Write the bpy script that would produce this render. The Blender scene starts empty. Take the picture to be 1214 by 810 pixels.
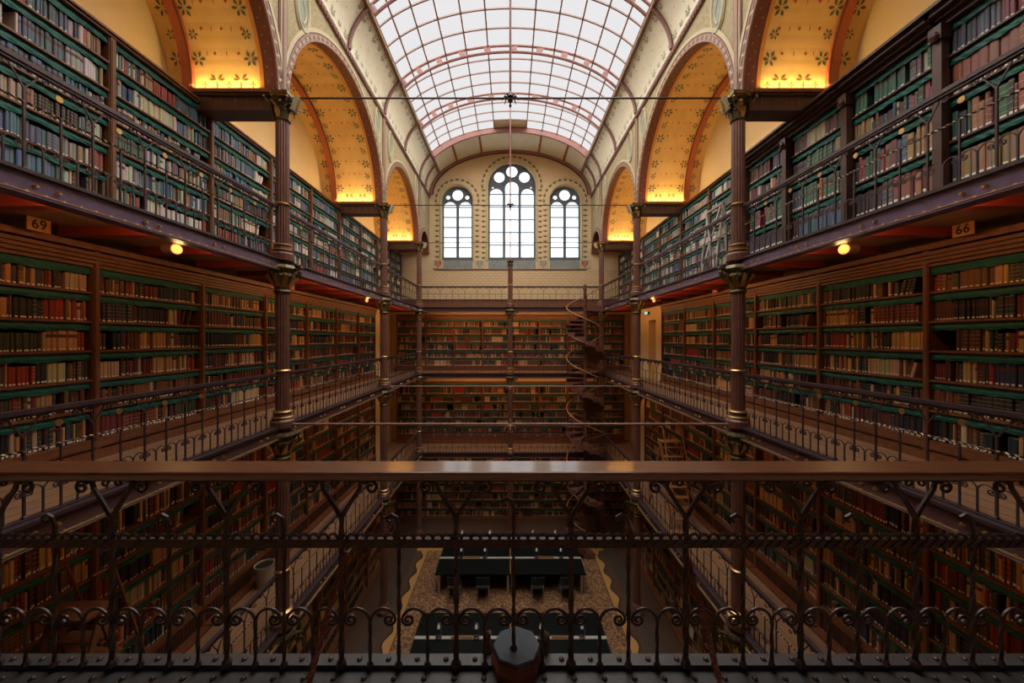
import bpy, math, random
import numpy as np
from mathutils import Vector, Matrix
PI = math.pi
sin, cos = math.sin, math.cos
R = random.Random(7)
SC = bpy.context.scene
COL = SC.collection

# ------------------------------------------------------------------ camera, world, light, exposure
E = 9.1                                   # eye height above the ground floor; H values below are measured from the eye
cam_d = bpy.data.cameras.new('camera'); cam = bpy.data.objects.new('camera', cam_d); COL.objects.link(cam)
cam_d.sensor_width = 36.0; cam_d.lens = 425.0 / 1214.0 * 36.0
cam_d.shift_x = 2.0 / 1214.0; cam_d.shift_y = -3.0 / 1214.0
cam_d.clip_start = 0.05; cam_d.clip_end = 100
cam.location = (0, 0, E); cam.rotation_euler = (PI / 2, 0, 0)
SC.camera = cam
SKY_OUT = 0.78         # overcast sky beyond the glass
SKY_GLASS = 0.22       # glow of the milky skylight panes themselves
WIN_GLASS = 1.1       # brightness of the daylit end windows
SUN_W = 16.0           # soft overcast daylight falling through the skylight
W = bpy.data.worlds.new('world'); SC.world = W; W.use_nodes = True
W.node_tree.nodes['Background'].inputs[0].default_value = (1.0, 0.975, 0.99, 1)
W.node_tree.nodes['Background'].inputs[1].default_value = SKY_OUT
vs = SC.view_settings
vs.view_transform = 'Standard'; vs.look = 'None'; vs.exposure = 0.0; vs.gamma = 1.0; vs.use_curve_mapping = False
COVE_W = 21.0          # warm strips at the foot of each barrel arch
SOFFIT_W = {'L3': 15.0, 'L2': 11.0, 'L1': 5.0}   # warm strips under each gallery

sd = bpy.data.lights.new('sky_daylight', 'SUN'); sd.energy = SUN_W; sd.angle = math.radians(168); sd.color = (1.0, 0.94, 0.83)
so = bpy.data.objects.new('sky_daylight', sd); COL.objects.link(so); so.location = (0, 9, 30); so.rotation_euler = (math.radians(6), 0, 0)
def area(name, loc, size_x, size_y, direction, watts, color):
    d = bpy.data.lights.new(name, 'AREA'); d.shape = 'RECTANGLE'; d.size = size_x; d.size_y = size_y
    d.energy = watts; d.color = color
    o = bpy.data.objects.new(name, d); COL.objects.link(o); o.location = loc
    dv = Vector(direction).normalized()
    z = -dv
    x = Vector((1, 0, 0)) if abs(dv.x) < 0.9 else Vector((0, 1, 0))
    return o, z, x
def orient(o, z, x):
    x = (x - z * x.dot(z)).normalized(); y = z.cross(x)
    m = Matrix((x, y, z)).transposed()
    o.rotation_euler = m.to_euler()

X0 = 4.2
ZC = [1.73, 6.61, 11.9, 16.53]            # column lines
HF = {'L3': 1.45, 'L2': -1.6, 'L1': -5.26, 'G': -9.1}
ZEND = 18.6
WARM = (1.0, 0.56, 0.19)
for s in (-1, 1):
    for b in range(3):
        z0, z1 = ZC[b], ZC[b + 1]
        kb = (0.62, 0.95, 1.05)[b]
        for (zz, dz) in ((z0 + 0.23, 1), (z1 - 0.23, -1)):
            o, z, x = area('cove_strip_light', (s * 5.1, zz, E + 4.5), 1.15, 0.07, (0, 0.2 * dz, 1), COVE_W * kb, (1.0, 0.63, 0.20))
            orient(o, z, Vector((1, 0, 0)))
        o, z, x = area('back_strip_light', (s * 5.95, (z0 + z1) / 2, E + 4.42), 3.4, 0.07, (s * 0.3, 0, 1), COVE_W * (0.08, 0.24, 0.3)[b], (1.0, 0.6, 0.22))
        orient(o, z, Vector((0, 1, 0)))
        for lv, below in (('L3', 1.275), ('L2', -1.78), ('L1', -5.44)):
            k = (0.38, 0.95, 1.1)[b]
            o, z, x = area('gallery_strip_light', (s * 4.40, (z0 + z1) / 2, E + below), 3.9, 0.05, (s * 1.0, 0, -0.2), SOFFIT_W[lv] * (k if lv != 'L3' else (0.58, 1.0, 1.05)[b]), (1.0, 0.46, 0.16))
            orient(o, z, Vector((0, 1, 0)))
for lv, below in (('L3', 1.275), ('L2', -1.78), ('L1', -5.44)):
    o, z, x = area('gallery_strip_light', (0, 16.75, E + below), 7.6, 0.05, (0, 1, -0.5), SOFFIT_W[lv] * 3.2, (1.0, 0.46, 0.16))
    orient(o, z, Vector((1, 0, 0)))

# ------------------------------------------------------------------ materials
MATS = {}
def mat(name, c, rough=0.6, metal=0.0, c2=None, scale=6.0, stretch=None, bump=0.0, spec=0.5, coat=0.0):
    m = bpy.data.materials.new(name); m.use_nodes = True; nt = m.node_tree; N = nt.nodes; L = nt.links
    p = N['Principled BSDF']
    p.inputs['Base Color'].default_value = (*c, 1); p.inputs['Roughness'].default_value = rough; p.inputs['Metallic'].default_value = metal
    p.inputs['Specular IOR Level'].default_value = spec
    if coat: p.inputs['Coat Weight'].default_value = coat; p.inputs['Coat Roughness'].default_value = 0.13; p.inputs['Coat IOR'].default_value = 1.8
    if c2 is not None or bump:
        tc = N.new('ShaderNodeTexCoord'); mp = N.new('ShaderNodeMapping'); L.new(tc.outputs['Object'], mp.inputs['Vector'])
        if stretch: mp.inputs['Scale'].default_value = stretch
        nz = N.new('ShaderNodeTexNoise'); nz.inputs['Scale'].default_value = scale; nz.inputs['Detail'].default_value = 4
        L.new(mp.outputs[0], nz.inputs['Vector'])
        if c2 is not None:
            rp = N.new('ShaderNodeValToRGB'); rp.color_ramp.elements[0].position = 0.35; rp.color_ramp.elements[1].position = 0.68
            rp.color_ramp.elements[0].color = (*c, 1); rp.color_ramp.elements[1].color = (*c2, 1)
            L.new(nz.outputs['Fac'], rp.inputs[0]); L.new(rp.outputs[0], p.inputs['Base Color'])
        if bump:
            b = N.new('ShaderNodeBump'); b.inputs['Strength'].default_value = bump; b.inputs['Distance'].default_value = 0.02
            L.new(nz.outputs['Fac'], b.inputs['Height']); L.new(b.outputs[0], p.inputs['Normal'])
    MATS[name] = m
    return m
def emis(name, c, strength):
    m = bpy.data.materials.new(name); m.use_nodes = True; p = m.node_tree.nodes['Principled BSDF']
    p.inputs['Base Color'].default_value = (*c, 1); p.inputs['Roughness'].default_value = 0.3
    p.inputs['Emission Color'].default_value = (*c, 1); p.inputs['Emission Strength'].default_value = strength
    MATS[name] = m; return m

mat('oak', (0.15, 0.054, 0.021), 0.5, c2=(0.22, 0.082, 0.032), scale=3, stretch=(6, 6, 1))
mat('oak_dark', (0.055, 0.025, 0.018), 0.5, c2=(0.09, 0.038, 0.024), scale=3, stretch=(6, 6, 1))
mat('oak_back', (0.03, 0.016, 0.01), 0.8)
mat('rail_wood', (0.10, 0.034, 0.015), 0.36, c2=(0.15, 0.052, 0.023), scale=5, stretch=(2.0, 9, 9), bump=0.05, spec=0.4, coat=0.8)
mat('planks', (0.25, 0.135, 0.07), 0.55, c2=(0.36, 0.20, 0.11), scale=5, stretch=(8, 0.6, 1))
mat('iron', (0.055, 0.035, 0.042), 0.42, 0.35, c2=(0.085, 0.05, 0.055), scale=14, spec=0.6)
mat('iron_near', (0.045, 0.033, 0.036), 0.40, 0.45, c2=(0.08, 0.05, 0.048), scale=22, bump=0.25)
mat('plate', (0.03, 0.03, 0.033), 0.5, 0.2, c2=(0.05, 0.048, 0.052), scale=9, bump=0.1)
mat('girder', (0.125, 0.08, 0.16), 0.42, 0.1, c2=(0.16, 0.105, 0.20), scale=10)
mat('girder_maroon', (0.075, 0.03, 0.035), 0.5)
mat('girder_lip', (0.20, 0.155, 0.16), 0.5, c2=(0.26, 0.20, 0.20), scale=12)
mat('red_paint', (0.27, 0.035, 0.022), 0.5)
mat('column_paint', (0.15, 0.066, 0.05), 0.4, 0.1, c2=(0.20, 0.085, 0.06), scale=9)
mat('gilt', (0.62, 0.40, 0.15), 0.34, 0.85)
mat('gilt_dark', (0.22, 0.16, 0.08), 0.42, 0.6, c2=(0.06, 0.055, 0.035), scale=30, bump=0.3)
mat('leather_green', (0.003, 0.085, 0.066), 0.55, c2=(0.006, 0.125, 0.095), scale=9)
mat('plaster_tan', (0.64, 0.475, 0.275), 0.85, c2=(0.69, 0.515, 0.305), scale=2.5)
mat('plaster_spandrel', (0.30, 0.24, 0.13), 0.85, c2=(0.44, 0.36, 0.21), scale=22)
mat('plaster_cove', (0.80, 0.74, 0.56), 0.85, c2=(0.84, 0.79, 0.62), scale=4)
mat('plaster_barrel', (0.66, 0.42, 0.17), 0.8, c2=(0.74, 0.49, 0.21), scale=3)
mat('plaster_back', (0.68, 0.52, 0.27), 0.85, c2=(0.74, 0.57, 0.31), scale=1.5)
mat('trim_cream', (0.52, 0.43, 0.27), 0.7)
mat('trim_mauve', (0.26, 0.13, 0.10), 0.6, c2=(0.33, 0.175, 0.13), scale=20)
mat('trim_maroon', (0.14, 0.04, 0.028), 0.6)
mat('trim_orange', (0.62, 0.25, 0.055), 0.6)
mat('rib_red', (0.40, 0.10, 0.04), 0.6)
mat('rib_mauve', (0.21, 0.095, 0.085), 0.5, c2=(0.28, 0.13, 0.115), scale=12)
mat('glazing_bar', (0.24, 0.15, 0.13), 0.5)
mat('motif_green', (0.10, 0.11, 0.055), 0.85)
mat('motif_pale_green', (0.30, 0.35, 0.26), 0.85)
mat('motif_brown', (0.17, 0.085, 0.03), 0.85)
mat('motif_red', (0.36, 0.07, 0.03), 0.85)
mat('medallion_blue', (0.20, 0.27, 0.24), 0.8, c2=(0.32, 0.33, 0.25), scale=16)
mat('slate_grey', (0.20, 0.22, 0.22), 0.6, c2=(0.26, 0.28, 0.27), scale=6)
mat('tracery', (0.085, 0.10, 0.12), 0.6)
mat('blue_line', (0.09, 0.20, 0.32), 0.5)
mat('brick_tan', (0.52, 0.37, 0.21), 0.8)
mat('stone_dark', (0.05, 0.037, 0.028), 0.55, c2=(0.075, 0.055, 0.04), scale=8)
mat('carpet', (0.075, 0.038, 0.022), 0.9, c2=(0.10, 0.052, 0.03), scale=30)
mat('ochre_stone', (0.45, 0.23, 0.07), 0.6, c2=(0.52, 0.28, 0.09), scale=20)
mat('desk_leather', (0.003, 0.006, 0.007), 0.42, c2=(0.004, 0.008, 0.009), scale=10, spec=0.25)
mat('desk_strip', (0.45, 0.46, 0.42), 0.5)
mat('steel', (0.45, 0.43, 0.42), 0.35, 0.8)
mat('black_cloth', (0.012, 0.02, 0.024), 0.7)
mat('octagon_top', (0.035, 0.042, 0.055), 0.62, 0.0, c2=(0.055, 0.06, 0.075), scale=7, bump=0.1, spec=0.2)
mat('sign_wood', (0.50, 0.22, 0.07), 0.6)
mat('sign_ink', (0.02, 0.012, 0.01), 0.6)
mat('pot_white', (0.42, 0.38, 0.31), 0.5)
mat('ladder_grey', (0.42, 0.40, 0.42), 0.5)
mat('ladder_oak', (0.32, 0.14, 0.045), 0.45, c2=(0.42, 0.2, 0.07), scale=4)
mat('label_white', (0.82, 0.79, 0.72), 0.7)
mat('paper', (0.66, 0.56, 0.40), 0.9)
mat('lamp_shell', (0.30, 0.17, 0.085), 0.5)
mat('hatch_tan', (0.75, 0.62, 0.44), 0.8)
emis('lamp_glow', (1.0, 0.55, 0.13), 0.85)
emis('exit_glow', (0.2, 0.8, 0.75), 0.9)
emis('bulb_white', (0.8, 0.76, 0.66), 0.10)
emis('window_glass', (0.88, 0.95, 1.0), WIN_GLASS)
def skyglass():
    m = bpy.data.materials.new('skylight_glass'); m.use_nodes = True; N = m.node_tree.nodes; L = m.node_tree.links
    N.remove(N['Principled BSDF']); out = N['Material Output']
    tc = N.new('ShaderNodeTexCoord'); nz = N.new('ShaderNodeTexNoise'); nz.inputs['Scale'].default_value = 0.9
    L.new(tc.outputs['Object'], nz.inputs['Vector'])
    rp = N.new('ShaderNodeValToRGB'); rp.color_ramp.elements[0].color = (0.86, 0.90, 0.90, 1); rp.color_ramp.elements[1].color = (1.0, 0.97, 1.0, 1)
    L.new(nz.outputs['Fac'], rp.inputs[0])
    em = N.new('ShaderNodeEmission'); em.inputs['Strength'].default_value = SKY_GLASS; L.new(rp.outputs[0], em.inputs['Color'])
    tr = N.new('ShaderNodeBsdfTransparent'); tr.inputs['Color'].default_value = (0.8, 0.8, 0.8, 1)
    ad = N.new('ShaderNodeAddShader'); L.new(em.outputs[0], ad.inputs[0]); L.new(tr.outputs[0], ad.inputs[1]); L.new(ad.outputs[0], out.inputs['Surface'])
    MATS['skylight_glass'] = m
skyglass()
def terrazzo():
    m = mat('terrazzo', (0.3, 0.2, 0.12), 0.5); N = m.node_tree.nodes; L = m.node_tree.links; p = N['Principled BSDF']
    tc = N.new('ShaderNodeTexCoord'); v = N.new('ShaderNodeTexVoronoi'); v.inputs['Scale'].default_value = 19
    L.new(tc.outputs['Object'], v.inputs['Vector'])
    sx = N.new('ShaderNodeSeparateColor'); L.new(v.outputs['Color'], sx.inputs[0])
    rp = N.new('ShaderNodeValToRGB'); e = rp.color_ramp.elements
    e[0].position = 0.15; e[0].color = (0.12, 0.055, 0.028, 1); e[1].position = 0.85; e[1].color = (0.42, 0.23, 0.11, 1)
    x = e.new(0.5); x.color = (0.19, 0.10, 0.05, 1)
    L.new(sx.outputs[0], rp.inputs[0]); L.new(rp.outputs[0], p.inputs['Base Color'])
terrazzo()
def brick():
    m = MATS['brick_tan']; N = m.node_tree.nodes; L = m.node_tree.links; p = N['Principled BSDF']
    tc = N.new('ShaderNodeTexCoord'); mp = N.new('ShaderNodeMapping'); mp.inputs['Rotation'].default_value = (PI / 2, 0, 0)
    L.new(tc.outputs['Object'], mp.inputs['Vector'])
    b = N.new('ShaderNodeTexBrick'); b.inputs['Scale'].default_value = 1.0; b.inputs['Brick Width'].default_value = 0.26; b.inputs['Row Height'].default_value = 0.13
    b.inputs['Mortar Size'].default_value = 0.008
    b.inputs['Color1'].default_value = (0.62, 0.46, 0.27, 1); b.inputs['Color2'].default_value = (0.66, 0.49, 0.29, 1); b.inputs['Mortar'].default_value = (0.42, 0.28, 0.15, 1)
    L.new(mp.outputs[0], b.inputs['Vector']); L.new(b.outputs['Color'], p.inputs['Base Color'])
brick()
def bookmat():
    m = bpy.data.materials.new('book_cloth'); m.use_nodes = True; N = m.node_tree.nodes; L = m.node_tree.links; p = N['Principled BSDF']
    p.inputs['Roughness'].default_value = 0.55
    at = N.new('ShaderNodeVertexColor'); at.layer_name = 'Col'
    uv = N.new('ShaderNodeUVMap'); uv.uv_map = 'UVMap'
    sp = N.new('ShaderNodeSeparateXYZ'); L.new(uv.outputs[0], sp.inputs[0])
    def M(op, a, b=None, c=None):
        n = N.new('ShaderNodeMath'); n.operation = op
        for i, x in enumerate((a, b, c)):
            if x is None: continue
            if isinstance(x, (int, float)): n.inputs[i].default_value = x
            else: L.new(x, n.inputs[i])
        return n.outputs[0]
    u, v = sp.outputs[0], sp.outputs[1]
    fr = M('FRACT', u); idn = M('FLOOR', u)
    spine = M('GREATER_THAN', u, 0.0)
    odd = M('GREATER_THAN', M('MODULO', idn, 3.0), 1.5)
    band = M('MULTIPLY', M('MULTIPLY', M('LESS_THAN', M('FRACT', M('MULTIPLY', v, 5.3)), 0.09), odd), spine)
    one = M('GREATER_THAN', M('MODULO', idn, 4.0), 2.5)
    pan = M('MULTIPLY', M('MULTIPLY', M('LESS_THAN', M('ABSOLUTE', M('SUBTRACT', v, 0.72)), 0.08), one), spine)
    lc = M('MULTIPLY_ADD', M('MODULO', idn, 5.0), 0.013, 0.062)
    dv = M('DIVIDE', M('SUBTRACT', v, lc), 0.048); du = M('DIVIDE', M('SUBTRACT', fr, 0.5), 0.36)
    lab = M('MULTIPLY', M('LESS_THAN', M('ADD', M('POWER', M('ABSOLUTE', dv), 3.0), M('POWER', M('ABSOLUTE', du), 3.0)), 1.0), spine)
    lab = M('MULTIPLY', lab, M('GREATER_THAN', M('ABSOLUTE', M('SUBTRACT', idn, 7.0)), 0.6))
    lab = M('MULTIPLY', lab, M('LESS_THAN', idn, 13.5))
    def mix(f, a, b):
        n = N.new('ShaderNodeMix'); n.data_type = 'RGBA'; L.new(f, n.inputs[0]); L.new(a, n.inputs[6])
        n.inputs[7].default_value = b; return n.outputs[2]
    c = mix(band, at.outputs[0], (0.50, 0.34, 0.14, 1))
    c = mix(pan, c, (0.10, 0.035, 0.02, 1))
    c = mix(lab, c, (0.80, 0.77, 0.70, 1))
    L.new(c, p.inputs['Base Color'])
    MATS['book_cloth'] = m
bookmat()
def twisted():
    m = mat('twist', (0.05, 0.03, 0.03), 0.4, 0.4); N = m.node_tree.nodes; L = m.node_tree.links; p = N['Principled BSDF']
    tc = N.new('ShaderNodeTexCoord'); w = N.new('ShaderNodeTexWave'); w.wave_type = 'BANDS'; w.bands_direction = 'X'; w.inputs['Scale'].default_value = 5.0; w.inputs['Distortion'].default_value = 0
    L.new(tc.outputs['Object'], w.inputs['Vector'])
    rp = N.new('ShaderNodeValToRGB'); rp.color_ramp.interpolation = 'CONSTANT'; rp.color_ramp.elements[0].color = (0.045, 0.03, 0.03, 1); rp.color_ramp.elements[1].position = 0.55; rp.color_ramp.elements[1].color = (0.30, 0.20, 0.10, 1)
    L.new(w.outputs['Fac'], rp.inputs[0]); L.new(rp.outputs[0], p.inputs['Base Color'])
twisted()

# ------------------------------------------------------------------ mesh helpers
class MB:
    def __init__(s): s.v = []; s.f = []; s.m = []; s.mats = []
    def mi(s, m):
        if m not in s.mats: s.mats.append(m)
        return s.mats.index(m)
    def add(s, vs, fs, m):
        b = len(s.v); k = s.mi(m); s.v.extend(vs)
        for f in fs: s.f.append(tuple(i + b for i in f)); s.m.append(k)
        return s
    def box(s, a, b, m):
        x0, y0, z0 = (min(p, q) for p, q in zip(a, b)); x1, y1, z1 = (max(p, q) for p, q in zip(a, b))
        return s.add([(x0,y0,z0),(x1,y0,z0),(x1,y1,z0),(x0,y1,z0),(x0,y0,z1),(x1,y0,z1),(x1,y1,z1),(x0,y1,z1)],
              [(0,3,2,1),(4,5,6,7),(0,1,5,4),(1,2,6,5),(2,3,7,6),(3,0,4,7)], m)
    def tube(s, pts, r, m, n=6, closed=False, twist=0.0, cap=True):
        pts = [Vector(p) for p in pts]; N = len(pts)
        rs = r if isinstance(r, (list, tuple)) else [r] * N
        vs = []; up = None
        for i, p in enumerate(pts):
            if closed: t = pts[(i + 1) % N] - pts[i - 1]
            else: t = pts[min(i + 1, N - 1)] - pts[max(i - 1, 0)]
            t = t.normalized() if t.length > 1e-9 else Vector((0, 0, 1))
            if up is None: up = Vector((0, 0, 1)) if abs(t.z) < 0.9 else Vector((1, 0, 0))
            u = up - t * up.dot(t)
            if u.length < 1e-4: u = t.orthogonal()
            u.normalize(); w = t.cross(u); up = u
            for k in range(n):
                a = 2 * PI * k / n + PI / n + twist * i
                vs.append(tuple(p + (u * cos(a) + w * sin(a)) * rs[i]))
        fs = []
        for i in range(N if closed else N - 1):
            j = (i + 1) % N
            for k in range(n):
                l = (k + 1) % n; fs.append((i*n+k, i*n+l, j*n+l, j*n+k))
        if not closed and cap: fs.append(tuple(range(n))[::-1]); fs.append(tuple((N-1)*n + k for k in range(n)))
        return s.add(vs, fs, m)
    def bar(s, a, b, w, h, m, up=(0, 0, 1)):
        a, b = Vector(a), Vector(b); t = (b - a).normalized(); u = Vector(up); u = (u - t * u.dot(t)).normalized(); q = t.cross(u)
        vs = []
        for p in (a, b):
            for (i, j) in ((-1,-1),(1,-1),(1,1),(-1,1)): vs.append(tuple(p + q * (i * w / 2) + u * (j * h / 2)))
        return s.add(vs, [(0,1,2,3)[::-1],(4,5,6,7),(0,1,5,4),(1,2,6,5),(2,3,7,6),(3,0,4,7)], m)
    def lathe(s, prof, m, c=(0,0,0), n=20, flute=0.0, flutes=10):
        # prof: (r, z)
        vs = []; 
        for (r, z) in prof:
            for k in range(n):
                a = 2 * PI * k / n; rr = r * (1 - flute * (k % 2))
                vs.append((c[0] + rr * cos(a), c[1] + rr * sin(a), c[2] + z))
        fs = []
        for i in range(len(prof) - 1):
            for k in range(n):
                l = (k + 1) % n; fs.append((i*n+k, i*n+l, (i+1)*n+l, (i+1)*n+k))
        fs.append(tuple(range(n))[::-1]); fs.append(tuple((len(prof)-1)*n + k for k in range(n)))
        return s.add(vs, fs, m)
    def grid(s, fn, us, ws, m):
        nu, nw = len(us), len(ws)
        vs = [tuple(fn(u, w)) for u in us for w in ws]
        return s.add(vs, [(i*nw+j, i*nw+j+1, (i+1)*nw+j+1, (i+1)*nw+j) for i in range(nu-1) for j in range(nw-1)], m)
    def build(s, name, parent=None, smooth=False):
        me = bpy.data.meshes.new(name); me.from_pydata([tuple(p) for p in s.v], [], s.f); 
        for m in s.mats: me.materials.append(MATS[m])
        me.polygons.foreach_set('material_index', s.m)
        if smooth: me.polygons.foreach_set('use_smooth', [True] * len(s.f)); me.set_sharp_from_angle(angle=math.radians(40))
        me.update()
        o = bpy.data.objects.new(name, me); COL.objects.link(o)
        if parent is not None: o.parent = parent
        return o
def tag(o, label=None, cat=None, group=None, kind=None):
    if label: o['label'] = label
    if cat: o['category'] = cat
    if group: o['group'] = group
    if kind: o['kind'] = kind
    return o
def thing(name, label, cat, loc=(0,0,0), rz=0.0, group=None, kind=None):
    o = bpy.data.objects.new(name, None); COL.objects.link(o); o.location = loc; o.rotation_euler = (0, 0, rz)
    o.empty_display_size = 0.1
    return tag(o, label, cat, group, kind)
KIDS = {}
def kid(o, parent):
    return o
def copy_tree(o, parent=None):
    c = o.copy(); COL.objects.link(c)
    if parent is not None: c.parent = parent
    for ch in o.children: copy_tree(ch, c)
    return c
ORD = ['first','second','third','fourth','fifth','sixth','seventh','eighth','ninth','tenth','eleventh','twelfth','thirteenth','fourteenth','fifteenth','sixteenth','seventeenth','eighteenth','nineteenth','twentieth']
def ordw(n):
    if n <= 20: return ORD[n-1]
    t = {2:'twenty',3:'thirty',4:'forty',5:'fifty',6:'sixty',7:'seventy'}[n//10]
    if n % 10 == 0: return t[:-1] + 'ieth'
    return t + '-' + ORD[n%10-1]
SIDE = {-1: 'left', 1: 'right'}
LVN = {'L3': 'top gallery', 'L2': 'middle gallery', 'L1': 'lower gallery', 'G': 'ground floor'}

# ------------------------------------------------------------------ setting: shell
def st(o, label, cat): return tag(o, label, cat, kind='structure')
def hz(h): return h + E

# ground floor with mosaic, wavy ochre border, dark stone strips
m = MB()
m.box((-3.5, -0.6, -0.1), (3.5, 15.4, 0.0), 'terrazzo')
for s in (-1, 1):
    m.box((s*4.02, -0.6, -0.1), (s*4.5, ZEND, 0.0), 'stone_dark')
    m.box((s*4.5, -0.6, -0.1), (s*6.3, ZEND, 0.0), 'carpet')
    n = 150
    def wav(z): return 3.76 + 0.085 * sin(z * 2 * PI / 0.95)
    zs = [-0.6 + (16.0) * i / n for i in range(n + 1)]
    for (fa, fb, mt, up) in ((lambda z: 3.5, lambda z: 3.53, 'stone_dark', 0.0), (lambda z: 3.53, lambda z: wav(z) - 0.03, 'ochre_stone', 0.0), (lambda z: wav(z) - 0.03, lambda z: wav(z) + 0.03, 'sign_ink', 0.0), (lambda z: wav(z) + 0.03, lambda z: 4.02, 'carpet', 0.0)):
        vs = []
        for z in zs: vs += [(s * fa(z), z, up), (s * fb(z), z, up)]
        m.add(vs, [(2*i, 2*i+1, 2*i+3, 2*i+2) for i in range(n)], mt)
m.box((-3.5, 15.4, -0.1), (3.5, 15.8, 0.0), 'ochre_stone')
m.box((-4.02, 15.8, -0.1), (4.02, ZEND, 0.0), 'carpet')
for s in (-1, 1): m.box((s*3.5, 15.4, -0.1), (s*4.02, 15.8, -0.002), 'ochre_stone')
st(m.build('floor'), 'mosaic ground floor with wavy ochre border between the columns', 'floor')

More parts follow.
